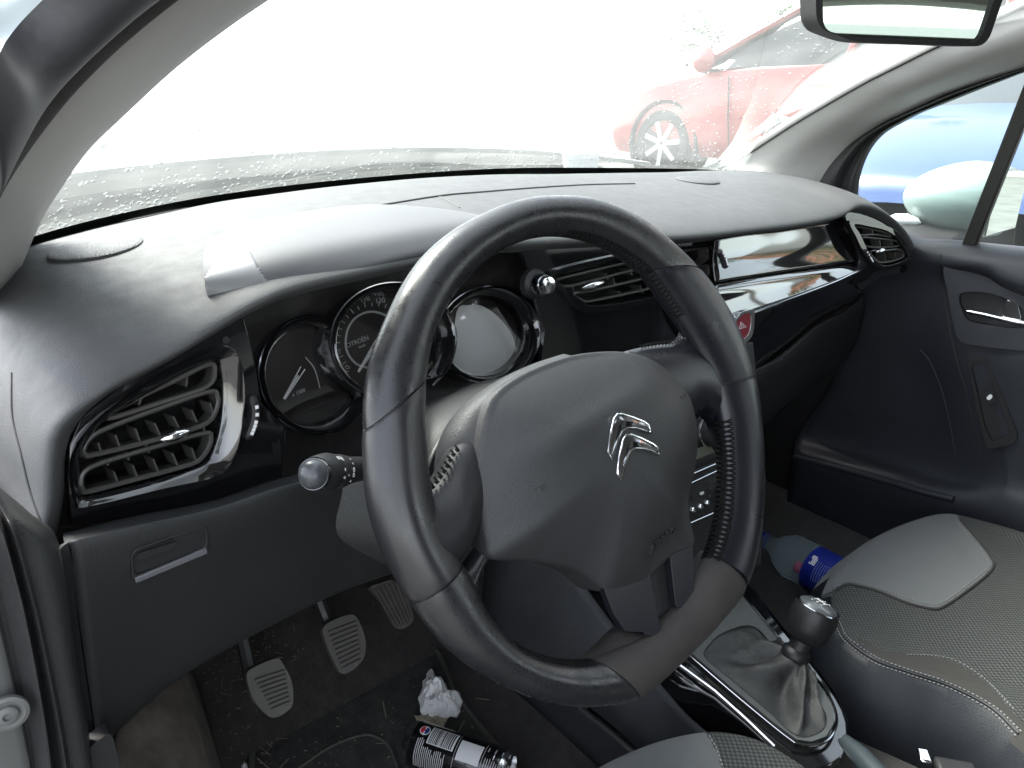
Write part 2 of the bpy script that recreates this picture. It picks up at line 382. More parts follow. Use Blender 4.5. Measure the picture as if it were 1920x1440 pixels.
# ---------------------------------------------------------------- windscreen and body shell
WSP = Plane((0, .57, .118), (0, .468, 1))
base_px = [(37, 460, .575), (200, 415, .605), (400, 375, .635), (640, 345, .66), (900, 325, .665), (1100, 322, .65), (1312, 325, .575)]
base = [U(a, b, y=y) for a, b, y in base_px]
base_ext = [base[0]+Vector((-.06, -.04, -.01))]+base+[base[-1]+Vector((.05, -.04, -.01))]
top = [Vector((x, -.10-.12*((x-.34)/.5)**2*.35+.0, .435-.05*((x-.34)/.5)**2)) for x in (-.24, -.13, .0, .17, .34, .5, .68, .80, .91)]
body = thing('car_body', (.34, -.3, GZ), 'grey silver hatchback shell seen from inside, with roof, screen pillars and open driver doorway', 'car')
rows = []
for k in range(6):
    t = k/5; rows.append([a.lerp(b, t)+Vector((0, .035, .05))*math.sin(math.pi*t)*.9 for a, b in zip(base_ext, top)])
WSROWS = rows
ws = patch('windshield', rows, M_ws, body, su=3, sv=3, label='windscreen glass with rain drops and dust')
# black printed band at the foot of the glass
fr = []
for dz in (-.004, .0085):
    fr.append([p+Vector((0, -dz*1.9-.006, dz)) for p in base_ext])
patch('frit_band', fr, M_frit, body, su=5, sv=1, label='black ceramic band along the foot of the windscreen')
# raindrops sit on the outside of the glass
G = patch_pts(rows, 8, 8); nr, nc = len(G), len(G[0]); V = []; F = []
def drop(P, n, r, sq, V, F, seg=7):
    a = n.orthogonal().normalized(); b = n.cross(a); th = random.random()*6.28; ca = math.cos(th); sa = math.sin(th)
    a, b = a*ca+b*sa, b*ca-a*sa; b0 = len(V)
    for j, (q, h) in enumerate(((1, 0), (.8, .45))):
        for k in range(seg):
            t = 2*math.pi*k/seg; V.append(P+a*r*q*math.cos(t)*sq+b*r*q*math.sin(t)/sq+n*r*h)
    V.append(P+n*r*.6)
    for k in range(seg):
        k2 = (k+1) % seg; F.append((b0+k, b0+k2, b0+seg+k2, b0+seg+k)); F.append((b0+seg+k, b0+seg+k2, b0+2*seg))
for cx in range(240):
    ci = random.random()**2.2; cj = random.random()
    for q in range(random.randint(4, 18)):
        i = ci*.75+random.gauss(0, .03); j = cj+random.gauss(0, .02)
        if not (0.01 < i < .97 and .02 < j < .98): continue
        fi = i*(nr-1); fj = j*(nc-1); i0 = int(fi); j0 = int(fj)
        P = G[i0][j0].lerp(G[i0+1][j0], fi-i0).lerp(G[i0][j0+1].lerp(G[i0+1][j0+1], fi-i0), fj-j0)
        n = (G[i0][j0+1]-G[i0][j0]).cross(G[i0+1][j0]-G[i0][j0]).normalized(); n = n if n.z > 0 else -n
        drop(P+n*.0006, n, random.uniform(.0008, .0024), random.uniform(.8, 1.4), V, F)
obj('raindrops', V, F, M_drop, kind='stuff', label='rain drops scattered over the windscreen')
# roof, header, back of the cabin (closed shell so the light only enters through the openings)
roofrow = []
for y, z, hw in ((-.10, .432, .52), (-.5, .50, .56), (-1.0, .51, .56), (-1.6, .46, .54), (-2.1, .33, .50)):
    roofrow.append([Vector((.34+hw*s, y-(.04*s*s if y == -.10 else 0), z-.05*s*s)) for s in (-1.12, -.9, -.5, 0, .5, .9, 1.12)])
ro = patch('roof', roofrow, M_head, body, su=4, sv=4, thick=None); solid(ro, .03, 1)
def quadbody(name, pts, m, t=.03, parent=body, **k):
    o = obj(name, pts, [(0, 1, 2, 3)], m, parent, smooth=False, **k); solid(o, t, 0); return o
quadbody('rear_side_panel', [(1.03, -.30, .045), (1.03, -2.1, .05), (1.03, -2.1, GZ+.2), (1.03, -.30, GZ+.2)], M_doord)
quadbody('rear_side_panel', [(-.38, -1.0, .05), (-.38, -2.1, .05), (-.38, -2.1, GZ+.2), (-.38, -1.0, GZ+.2)], M_doord)
quadbody('tailgate', [(-.38, -2.1, .08), (1.03, -2.1, .08), (1.03, -2.15, GZ+.2), (-.38, -2.15, GZ+.2)], M_doord)
quadbody('rear_pillar', [(1.03, -1.75, .05), (1.03, -2.1, .05), (.90, -2.1, .40), (.92, -1.65, .45)], M_cream)
quadbody('rear_pillar', [(-.38, -1.75, .05), (-.38, -2.1, .05), (-.24, -2.1, .40), (-.26, -1.65, .45)], M_cream)
quadbody('centre_pillar', [(1.02, -.72, .03), (1.02, -.84, .03), (.93, -.82, .47), (.93, -.72, .47)], M_cream, .04)
quadbody('centre_pillar', [(-.38, -.95, GZ+.25), (-.38, -1.08, GZ+.25), (-.26, -1.02, .47), (-.26, -.92, .47)], M_cream, .04)
o = obj('rear_window', [(-.36, -2.12, .09), (1.01, -2.12, .09), (.90, -2.02, .40), (-.24, -2.02, .40)], [(0, 1, 2, 3)], M_win, body, smooth=False)
# A pillars --------------------------------------------------------
def strip(name, cols, m, parent=body, n=6, **k):
    return patch(name, cols, m, parent, su=n, sv=4, **k)
cA = [WSP.hit(a, b) for a, b in ((12, 560), (22, 510), (37, 460), (60, 400), (97, 333), (133, 267), (200, 200), (253, 143), (333, 73), (423, 0), (560, -95))]
cA = [resample(cA, 12)][0]
def xs(pts, x0, x1):
    n = len(pts); return resample([U(a, b, x=x0+(x1-x0)*(i/(n-1))**1.3) for i, (a, b) in enumerate(pts)], 12)
cB = xs([(-60, 560), (-40, 470), (0, 353), (43, 283), (100, 213), (167, 143), (233, 77), (330, 0), (440, -80)], -.336, -.235)
cC = xs([(-90, 520), (-40, 340), (0, 260), (33, 200), (100, 120), (167, 57), (233, 0), (330, -75)], -.345, -.262)
cD = xs([(-100, 350), (-40, 180), (0, 97), (27, 53), (80, 0), (160, -80)], -.352, -.300)
cE = [p+Vector((-.012, .012, .0)) for p in cD]; cF = [p+Vector((-.05, .02, .0)) for p in cD]
mAB = [a.lerp(b, .5)+Vector((.010, -.012, -.012)) for a, b in zip(cA, cB)]
aA0 = [p+Vector((0, .012, .012)) for p in cA]
strip('pillar_trim', [aA0, cA, mAB, cB, [p+Vector((0, .02, .0)) for p in cB]], M_cream, label='pale grey plastic pillar trim on the driver side')
strip('door_seal', [cB, [a.lerp(b, .5)+Vector((.003, -.004, -.004)) for a, b in zip(cB, cC)], cC], M_felt, label='dark flocked door seal round the driver doorway')
strip('door_frame', [cC, [a.lerp(b, .3)+Vector((.006, -.010, -.010)) for a, b in zip(cC, cD)], [a.lerp(b, .7)+Vector((.005, -.010, -.010)) for a, b in zip(cC, cD)], cD], mat('frame_dark_grey', (.05, .05, .055), .5, coat=0, var=.08, dust=.15), label='rounded dark grey edge of the driver door frame')
strip('frame_edge', [cD, cE, cF], M_body, label='pale painted outer edge of the driver door frame')
# passenger side
pA = [WSP.hit(a, b) for a, b in ((1306, 331), (1357, 317), (1390, 300), (1440, 267), (1497, 230), (1617, 160), (1757, 90), (1873, 38), (1920, 17), (2060, -50), (2300, -165))]
pA = resample(pA, 20)
def xr(pts, x0, x1): 
    n = len(pts); return resample([U(a, b, x=x0+(x1-x0)*min(1, i/(n-2))) for i, (a, b) in enumerate(pts)], 20)
pB = xr([(1522, 375), (1527, 362), (1540, 333), (1563, 300), (1597, 267), (1647, 233), (1713, 203), (1780, 173), (1847, 150), (1920, 127), (2060, 85), (2300, 22)], .985, .945)
pC = xr([(1606, 400), (1605, 385), (1607, 350), (1617, 310), (1633, 277), (1657, 250), (1713, 217), (1780, 190), (1847, 163), (1920, 135), (2060, 95), (2300, 34)], 1.0, .96)
pM = [a.lerp(b, .45)+Vector((-.028, -.014, -.004)) for a, b in zip(pA, pB)]
strip('pillar_trim', [[p+Vector((0, .012, .012)) for p in pA], pA, pM, pB, [p+Vector((.012, .012, 0)) for p in pB]], M_cream, label='pale grey plastic pillar trim on the passenger side')
tube('glass_gasket', [p+Vector((-.002, .0, .002)) for p in pA], .0022, M_dark, body, seg=6)
tube('glass_gasket', [p+Vector((.002, .0, .002)) for p in cA[2:]], .0015, M_dark, body, seg=6)

# ---------------------------------------------------------------- bonnet, scuttle and wiper
bon = thing('bonnet', (.34, .9, .15), 'pale silver bonnet seen through the windscreen, washed out by daylight', 'bonnet')
rows = []
for y in (.875, .88, 1.0, 1.2, 1.45, 1.62, 1.72, 1.76):
    row = []
    for s in (-1, -.8, -.5, -.2, 0, .2, .5, .8, 1):
        x = .34+.80*s*(1-.12*max(0, y-1.3)); z = .172-.055*s*s-.02*(y-.88)-.13*(y-.88)**2-(.012 if y < .878 else 0)-(.10 if y > 1.74 else 0)
        row.append(Vector((x, y, z)))
    rows.append(row)
bp = patch('bonnet_panel', rows, M_body, bon, su=4, sv=3); solid(bp, .004)
cow = thing('scuttle', (.34, .7, .08), 'black plastic scuttle panel wet with rain between bonnet and windscreen', 'scuttle panel')
rows = []
for dy, f in ((.0, 0), (.05, .2), (.12, .45), (.20, .8), (.24, 1)):
    rows.append([Vector((b.x, b.y+dy if f < 1 else .875, (b.z-.012-.03*f) if f < .9 else b.z+.0)) for b in base_ext])
cp = patch('scuttle_panel', rows, M_cowl, cow, su=4, sv=4); solid(cp, .003)
w = thing('wiper', (.1, .68, .12), 'black wiper arm and blade parked at the foot of the windscreen', 'windscreen wiper')
wp = [U(a, b, y=y) for a, b, y in ((440, 366, .67), (560, 338, .685), (700, 311, .70), (800, 309, .70), (900, 313, .695), (975, 319, .69))]
tube('wiper_arm', spline(wp, 6), [.0045]*31, M_cowl, w, seg=8)
tube('wiper_blade', spline([p+Vector((-.02, -.012, -.004)) for p in wp], 6), .0035, M_dark, w, seg=6)
cup = thing('white_tub', U(1088, 312, y=.80), 'white round tub with a lid standing in the scuttle behind the windscreen', 'plastic tub')
cx = U(1088, 312, y=.80)
lathe('tub', [(.030, -.03), (.036, 0), (.040, .026), (.038, .027)], cx, (0, 0, 1), M_paper, cup, seg=24); lathe('lid', [(.043, .0265), (.043, .031), (.030, .040), (.001, .041)], cx, (0, 0, 1), M_paper, cup, seg=24)
# folded white sheets outside the glass, by the far pillar
def sheet(name, pxs, y, m, label, cat, group=None):
    P = [U(a, b, y=y+dy) for a, b, dy in pxs]; c = sum(P, Vector())/len(P); V = P+[c+Vector((0, -.02, .01))]; n = len(P)
    o = obj(name, V, [(i, (i+1) % n, n) for i in range(n)], m, None, smooth=False, label=label, cat=cat, group=group); solid(o, .002); return o
sheet('folded_sheet', [(1345, 300, -.05), (1375, 265, 0), (1400, 285, .03), (1425, 255, .02), (1445, 262, -.02), (1405, 298, -.04)], .86, M_paper, 'folded white sheet lying lower against the far corner of the windscreen', 'paper')
sheet('folded_sheet', [(1400, 258, .0), (1440, 222, .02), (1450, 212, 0), (1500, 225, .03), (1470, 250, -.02), (1447, 245, .04)], .86, M_paper, 'folded white sheet standing up behind the lower one outside the windscreen', 'paper')

# ---------------------------------------------------------------- parked cars outside
def carbody(name, O, ang, paint, label, Lc=4.1, Wc=1.72, H=1.46, wheelm=M_alloy):
    """side-profile loft: x forward along car, y left; real size hatchback"""
    ca, sa = math.cos(ang), math.sin(ang); O = Vector(O)
    def T(x, y, z): return O+Vector((x*ca-y*sa, x*sa+y*ca, z))
    t = thing(name, O, label, 'car', 'cars parked around')
    st = [  # x, roofline z, belt z, bottom z, half width
        (2.05, .62, .55, .28, .60), (1.98, .72, .62, .22, .74), (1.6, .86, .78, .2, .83), (1.0, .98, .90, .2, .86), (.55, 1.02, .94, .2, .86), (0, 1.0, .95, .2, .86), (-1.0, 1.0, .97, .2, .86), (-1.6, 1.0, .98, .22, .85), (-1.95, .98, .9, .3, .80), (-2.05, .85, .7, .35, .7)]
    rows = []
    for x, zt, zb, z0, hw in st:
        rows.append([T(x, hw*.92, z0), T(x, hw, z0+.12), T(x, hw*1.02, (z0+zb)/2), T(x, hw, zb-.06), T(x, hw*.95, zb), T(x, hw*.6, zt-.01), T(x, 0, zt), T(x, -hw*.6, zt-.01), T(x, -hw*.95, zb), T(x, -hw, zb-.06), T(x, -hw*1.02, (z0+zb)/2), T(x, -hw, z0+.12), T(x, -hw*.92, z0)])
    patch('body_shell', rows, paint, t, su=3, sv=3)
    gh = [(1.02, .97, .74, .74), (.45, 1.30, .70, .62), (.1, 1.43, .70, .60), (-.6, H, .71, .60), (-1.3, 1.40, .70, .58), (-1.85, 1.06, .72, .60)]
    rows = []
    for x, zt, hb, ht in gh:
        zb = .95; rows.append([T(x, hb+.1, zb), T(x, (hb+.08+ht)/2+.02, (zb+zt)/2), T(x, ht, zt-.02), T(x, 0, zt), T(x, -ht, zt-.02), T(x, -(hb+.08+ht)/2-.02, (zb+zt)/2), T(x, -hb-.1, zb)])
    patch('windows', rows, M_carglass, t, su=2, sv=3)
    rr = [[T(x, s, z+.006) for s in (.6, .3, 0, -.3, -.6)] for x, z in ((.12, 1.425), (-.3, 1.45), (-.6, H), (-1.3, 1.40), (-1.5, 1.33))]
    r_ = patch('roof', rr, paint, t, su=2, sv=3); solid(r_, .02, 1)
    for sy in (1, -1):
        for xa, za, xb, zb in ((1.0, .96, .1, 1.42), (-.35, .96, -.45, 1.43), (-1.4, .96, -1.35, 1.38)):
            tube('pillar', [T(xa, sy*.82, za), T((xa+xb)/2, sy*.745, (za+zb)/2), T(xb, sy*.62, zb)], .03, paint, t, seg=6)
        V, F = lathe_geo([(.001, -.0), (.09, .02), (.11, .09), (.02, .14)], T(.85, sy*.86, 1.02), T(0, sy, 0)-T(0, 0, 0), 12); obj('door_mirror', V, F, paint, t)
        V, F = lathe_geo([(.001, .05), (.10, .03), (.12, -.05), (.05, -.10)], T(1.72, sy*.66, .70), T(1, sy*.35, .35)-T(0, 0, 0), 16, sx=1.7, sy=.8, xdir=T(-.6, sy, .1)-T(0, 0, 0)); obj('headlight', V, F, M_lens, t)
        for wx in (1.28, -1.27):
            ax = T(0, sy, 0)-T(0, 0, 0); c = T(wx, sy*.80, .31)
            obj('wheel_arch', *lathe_geo([(.37, -.2), (.39, .072), (.36, .075), (.34, -.2)], c, ax, 28), M_tyre, t)
            wh = obj('wheel', *lathe_geo([(.20, .06), (.22, .085), (.29, .085), (.31, .05), (.31, -.10)], c, ax, 28), M_tyre, t)
            V, F = lathe_geo([(.21, .05), (.20, .075), (.19, .04)], c, ax, 24)
            for k in range(7):
                a_ = 2*math.pi*k/7; u = ax.orthogonal().normalized(); v2 = ax.cross(u).normalized(); d = u*math.cos(a_)+v2*math.sin(a_); e = ax.cross(d).normalized()
                Mx = Matrix((d, e, ax.normalized())).transposed(); box_geo(c+d*.11+ax*.07, (.19, .045, .02), Mx, V, F)
            obj('rim', V, F, wheelm, wh)
        tube('door_gap', [T(.55, sy*.885, .28), T(.58, sy*.90, .55), T(.62, sy*.885, .88)], .006, M_dark, t, seg=5)
        tube('door_gap', [T(-.42, sy*.885, .28), T(-.42, sy*.90, .55), T(-.40, sy*.885, .9)], .006, M_dark, t, seg=5)
        tube('door_handle', [T(-.12, sy*.905, .80), T(-.2, sy*.925, .80), T(-.3, sy*.905, .80)], .012, paint, t, seg=6)
    return t
BANK = .66
W0 = U(1250, 268, y=4.3)
carbody('parked_car', (W0.x+.80, W0.y-1.28, W0.z-.31), R(92), M_redcar, 'bright red hatchback parked ahead, its front wheel seen through the windscreen')
carbody('parked_car', (4.62, .62, -.70), R(180), M_bluecar, 'blue hatchback parked nose towards the passenger window')
# the driver door stands open, just out of frame on the left
dd = thing('driver_door', (-.42, .42, GZ+.25), 'driver door swung open beside the doorway', 'car door')
Mo = Matrix.Rotation(R(-58), 3, 'Z'); hp = Vector((-.44, .45, 0))
def dpt(a, z, t=0): return hp+Mo @ Vector((t, -a, 0))+Vector((0, 0, z))
for nm, m_, t0 in (('door_skin', M_body, -.05), ('door_lining', M_doord, .05)):
    o = obj(nm, [dpt(0, -.68, t0), dpt(1.05, -.68, t0), dpt(1.05, .04, t0), dpt(0, .02, t0)], [(0, 1, 2, 3)], m_, dd, smooth=False); solid(o, .04, 0)
tube('window_frame', [dpt(0, .03), dpt(.35, .30), dpt(.75, .45), dpt(1.0, .44), dpt(1.05, .03)], .02, M_rubber, dd, seg=8)
# house and wall beyond
hs = thing('house', (18, 2, GZ), 'cream rendered house with a tiled roof beyond the passenger window', 'house')
box('wall', (18, -1, GZ+2.6), (.4, 16, 5.2), M_wall, hs, bev=0); 
M_tile = mat('roof_tile', (.30, .13, .08), .85, var=.2, vscale=2)
obj('roof', [(17.4, -9.5, GZ+5.1), (17.4, 7.5, GZ+5.1), (21, 7.5, GZ+7.4), (21, -9.5, GZ+7.4)], [(0, 1, 2, 3)], M_tile, hs, smooth=False)
for yy in (-6, -2.5, 1, 4.5):
    f_ = box('window', (17.77, yy, GZ+2.4), (.08, 1.3, 1.5), M_paper, hs, bev=.01); box('pane', (17.715, yy, GZ+2.4), (.03, 1.1, 1.3), M_carglass, f_, bev=0)
def tree(x, y, h, r, n, label):
    t = thing('tree', (x, y, GZ), label, 'tree', 'trees beyond the cars')
    tube('trunk', [(x, y, GZ), (x+.1, y, GZ+h*.3), (x, y+.1, GZ+h*.55), (x, y, GZ+h*.8)], [.09, .08, .07, .03], M_bark, t, seg=8)
    V = []; F = []; cl = [(random.gauss(0, .45)*r, random.gauss(0, .45)*r, h*.65+random.gauss(0, .28)*r, random.uniform(.35, .8)) for _ in range(26)]
    for _ in range(n):
        c = random.choice(cl); d = Vector((random.gauss(0, 1), random.gauss(0, 1), random.gauss(0, 1))).normalized()*c[3]*random.random()**.4
        p = Vector((x+c[0], y+c[1], GZ+c[2]))+d; a = Vector((random.gauss(0, 1), random.gauss(0, 1), random.gauss(0, 1))).normalized()*.07; b = a.orthogonal()*random.uniform(.5, 1)
        i = len(V); V += [p-a, p-b*.5, p+a, p+b*.5]; F.append((i, i+1, i+2, i+3))
    obj('crown', V, F, M_leaves, t, smooth=False)
TP = U(1600, 205, y=8)
tree(TP.x, TP.y, 8.2, 4.6, 9000, 'green leafy tree behind the red car, near the mirror')
tree(-6, -9, 7, 2.4, 3500, 'leafy tree behind the car, opposite the driver door')
tree(12, -7, 7, 2.2, 3500, 'green tree in front of the cream house')

# ================================================================ DASHBOARD
from mathutils.bvhtree import BVHTree
def bvh(o):
    me = o.data; L0 = WL[o.name]; return BVHTree.FromPolygons([v.co+L0 for v in me.vertices], [tuple(p.vertices) for p in me.polygons])
def hitb(b, px, py, off=0):
    h = b.ray_cast(CAM, ray(px, py).normalized()); 
    if h[0] is None: return None, None
    n = h[1] if h[1].dot(ray(px, py)) < 0 else -h[1]
    return h[0]+n*off, n
dash = thing('dashboard', (.34, .3, -.5), 'charcoal dashboard with piano black trim spanning the car behind the steering wheel', 'dashboard')
Fp = [(110, 997, .19), (122, 930, .19), (124, 860, .19), (142, 800, .19), (195, 742, .195), (255, 708, .2), (330, 667, .203), (405, 622, .208), (470, 585, .215), (560, 550, .225), (760, 505, .23), (900, 476, .235), (1000, 468, .238), (1130, 461, .235), (1270, 456, .225), (1400, 441, .222), (1500, 427, .22), (1560, 413, .21), (1592, 396, .20), (1628, 402, .19), (1665, 423, .18), (1690, 452, .175), (1703, 486, .172), (1704, 520, .17)]
Fv = [U(a, b, y=c) for a, b, c in Fp]
NL = len(Fv)
def basez(x): return .135-.075*(x-.34)**2+.004
rowsP = [[], [], [], [], [], [], []]
for k, f in enumerate(Fv):
    if k < 4:
        back = [Vector((-.352, .55, -.06)), Vector((-.352, .55, -.01)), Vector((-.347, .56, .045)), Vector((-.315, .585, .078))][k]
    elif k > NL-5:
        back = [Vector((1.0, .56, .085)), Vector((1.03, .54, .05)), Vector((1.035, .53, .0)), Vector((1.035, .52, -.05))][k-(NL-4)]
    else:
        s = (k-4)/(NL-9); xb = -.26+s*(.93+.26); xb = (f.x*.0+xb); y = .66-.085*((xb-.34)/.6)**2; back = Vector((xb, y, U(*[(0, 0)][0], z=0).z*0+0))
        # height from the photographed foot of the glass
        tt = [(abs(p.x-xb), p) for p in base]; tt.sort(key=lambda q: q[0]); a, b = tt[0][1], tt[1][1]; q = (xb-a.x)/(b.x-a.x) if b.x != a.x else 0
        back = a.lerp(b, q)+Vector((0, .006, -.004))
    sidef = 1 if 4 <= k <= NL-5 else (.35 if k in (3, NL-4) else 0)
    if k < 4: bul = Vector((-.013-.004*(3-k)*0, -.012, .014*sidef+.004))
    elif k > NL-5: bul = Vector((.010, -.008, .008))
    else: bul = Vector((0, -.013, .012))
    rowsP[0].append(f+Vector((0, .012, -.004 if sidef else 0))); rowsP[1].append(f+Vector((0, -.002, 0)) if sidef == 1 else f+bul*.1); rowsP[2].append(f+bul)
    b2 = f+bul
    for i, (t, up) in enumerate(((.12, .55), (.38, .90), (.70, .75))):
        p = b2.lerp(back, t)
        if sidef: p += Vector((0, 0, (.028 if sidef == 1 else .016)*up))
        else: p += Vector((-.010 if k < 4 else .012, 0, 0))*up
        rowsP[3+i].append(p)
    rowsP[6].append(back)
padg = patch_pts(rowsP, 6, 6, 150)
pad = obj('top_pad', [p for r in padg for p in r], grid_faces(len(padg), 150), M_pad, dash, angle=None, label='soft grained charcoal top pad')
PB = bvh(pad)
def decal_tube(name, pxs, r, m, parent, B=PB, off=0, n=8, seg=6, closed=False, **k):
    P = []
    for a, b in [(v.x, v.y) for v in spline([Vector((a, b, 0)) for a, b in pxs], n, closed)]:
        h, nn = hitb(B, a, b, off)
        if h is not None: P.append(h)
    if len(P) > 2: return tube(name, P, r, m, parent, seg=seg, closed=closed, **k)
decal_tube('pad_seam', [(475, 428), (560, 412), (700, 388), (825, 368), (900, 361), (1000, 353), (1100, 347), (1190, 345)], .0014, M_dark, dash, off=.0002)
decal_tube('pad_seam', [(824, 369), (845, 380), (862, 390)], .0009, M_dark, dash, off=.0002)
decal_tube('pad_seam', [(22, 700), (24, 780), (40, 850), (60, 930), (80, 985)], .001, M_dark, dash, off=.0001)
for cx, cy, rad in ((180, 466, .040), (1308, 339, .036)):
    h, n = hitb(PB, cx, cy)
    if h is not None:
        g = lathe('speaker_grille', [(rad, -.006), (rad, .0016), (rad-.002, .0026), (rad*.5, .0032), (.001, .0034)], h, n, mat('speaker_grille_%d' % cx, (.06, .062, .066), .55, bump=('cell', 420, .6, .0008)), dash, seg=40)
# ---- instrument hood
H0 = [(399, 572, .245), (450, 569, .242), (510, 553, .240), (600, 532, .238), (700, 507, .237), (790, 487, .238), (880, 474, .24), (960, 467, .245), (1016, 468, .26)]
H1 = [(391, 562, .23), (450, 560, .222), (510, 546, .220), (600, 526, .218), (700, 501, .217), (790, 481, .218), (880, 468, .22), (960, 460, .226), (1022, 462, .25)]
h0 = [U(a, b, y=c) for a, b, c in H0]; h1 = [U(a, b, y=c) for a, b, c in H1]
def hrow(dy, dz, hw, cx=-.018):
    row = []
    for i in range(9):
        q = (i-4)/4; e = abs(q); f = h1[i]
        row.append(Vector((cx+hw*q, .218+dy-.5*dy*e**3*(1 if q > 0 else .15)+(f.y-.218)*.6, f.z*.4+.104*.6+dz*(1-.35*e**4))))
    return row
hr = [[p+Vector((0, .05, .004)) for p in h0], h0, h1, hrow(.004, .014, .179), hrow(.022, .026, .173), hrow(.06, .032, .160), hrow(.11, .035, .140), hrow(.16, .033, .118), hrow(.20, .022, .105), hrow(.22, .002, .10)]
hg = patch_pts(hr, 26, 16)
hood = obj('instrument_hood', [p for r in hg for p in r], grid_faces(len(hg), len(hg[0])), M_hood, dash, angle=None, label='domed grained hood over the instruments')
HB = bvh(hood)
tip = [(385, 520), (405, 490), (440, 478), (470, 470), (478, 492), (495, 520), (512, 540), (514, 556), (450, 572), (385, 570)]
V = []; F = []; idx = {}
for fc in hood.data.polygons:
    c = sum((hood.data.vertices[i].co for i in fc.vertices), Vector())/4+WL[hood.name]; q = proj(c)
    if inpoly(*q, tip) and c.z > .08:
        ff = []
        for i in fc.vertices:
            if i not in idx:
                idx[i] = len(V); V.append(hood.data.vertices[i].co+WL[hood.name]+hood.data.vertices[i].normal*.0008*(1 if hood.data.vertices[i].normal.dot(CAM-c) > 0 else -1))
            ff.append(idx[i])
        F.append(ff)
if F: o = obj('hood_end_cap', V, F, M_hoodtip, dash, angle=None, label='smooth silver grey end cap of the hood'); solid(o, .003)
# ---- left fascia with the driver air vent
PL = Plane(U(280, 790, y=.2), (.10, -1, .12))
lf = [(133, 987), (127, 900), (129, 835), (150, 785), (210, 735), (300, 680), (405, 615), (455, 588), (470, 640), (482, 700), (490, 755), (534, 800), (528, 892), (400, 940), (250, 970)]
hole = sm2(L(PL, [(149, 925), (149, 870), (160, 830), (203, 782), (300, 723), (396, 676), (411, 695), (414, 765), (402, 830), (378, 870), (300, 896), (180, 926)]), 6)
fl = plate('trim_panel', PL, sm2(L(PL, lf), 1), [hole], -.006, 0, M_gloss, dash, .001, label='piano black trim round the driver side vent')
ring_o = sm2(L(PL, [(137, 940), (131, 870), (148, 818), (200, 765), (300, 700), (405, 650), (440, 668), (452, 740), (440, 830), (420, 875), (390, 893), (300, 912), (160, 945)]), 6)
def vent(pl, ringo, hole, loops, fins, knob, label, depth=.045, fin_h=.02, ringm=M_glossc, lw=.0019, cone=False):
    v = thing_part('air_vent', pl, hole, label)
    if cone:
        A_ = resample([Vector((*q, 0)) for q in ringo]+[Vector((*ringo[0], 0))], 121)[:-1]; B_ = resample([Vector((*q, 0)) for q in hole]+[Vector((*hole[0], 0))], 121)[:-1]
        V = []
        for t, off in ((-.04, .0), (0, .0072), (.06, .0082), (.5, .0058), (.92, .0030), (1, .0016), (1.0, -.004)):
            for a, b in zip(A_, B_): q = a.lerp(b, t); V.append(pl.pt(q.x, q.y, off))
        obj('frame', V, grid_faces(7, 120, False, True), ringm, v, angle=60)
    else: plate('frame', pl, ringo, [hole], .0005, .0055, ringm, v, .0025)
    V, F = [], []
    pts = [pl.pt(a, b, .002) for a, b in hole]+[pl.pt(a, b, -depth) for a, b in hole]; n = len(hole)
    o = obj('duct', pts+[pl.pt(*hole[0], -depth)], [(i, (i+1) % n, n+(i+1) % n, n+i) for i in range(n)]+[tuple(range(n, 2*n))], M_dark, v, angle=30)
    for lp in loops:
        P = [pl.pt(a, b, .000) for a, b in sm2(L(pl, lp), 5)]
        # louvre: a flat band running into the duct with a rounded lip
        V, F = tube_geo(P, lw, 6, True); b0 = len(V); m = len(P)
        for off in (0, -.016):
            for p in P: V.append(p+pl.n*off)
        for i in range(m): F.append((b0+i, b0+(i+1) % m, b0+m+(i+1) % m, b0+m+i))
        obj('slat', V, F, M_slat, v, angle=50)
    for a, b, c, d in fins:
        p = pl.hit(a, b, -.010); q = pl.hit(c, d, -.010); u = (q-p); l = u.length; u.normalize(); w_ = pl.n; s_ = u.cross(w_)
        Mx = Matrix((u, s_, w_)).transposed(); box('fin', (p+q)/2, (l, .0012, .018), M_slat, v, Mx, 0)
    if knob:
        a, b, c, d = knob; p = pl.hit(a, b, .006); q = pl.hit(c, d, .006); m_ = (p+q)/2; u = (q-p); l = u.length/2; u.normalize(); w_ = pl.n; s_ = u.cross(w_)
        V, F = lathe_geo([(.0005, -1), (.30, -.82), (.62, -.45), (.75, 0), (.62, .45), (.30, .82), (.0005, 1)], (0, 0, 0), (1, 0, 0), 12)
        V = [m_+u*x.x*l+s_*x.y*.006+w_*x.z*.006 for x in V]; obj('adjuster', V, F, M_chrome, v)
        V2 = [m_+u*x.x*.5-w_*.004 for x in []]
    return v
def thing_part(name, pl, hole, label):
    # a vent's carcass: thin backing plate, so the vent is a mesh part with its own sub-parts
    V, F = plate_geo(pl, hole, [], -.047, -.045); return obj(name, V, F, M_dark, dash, smooth=False, label=label)
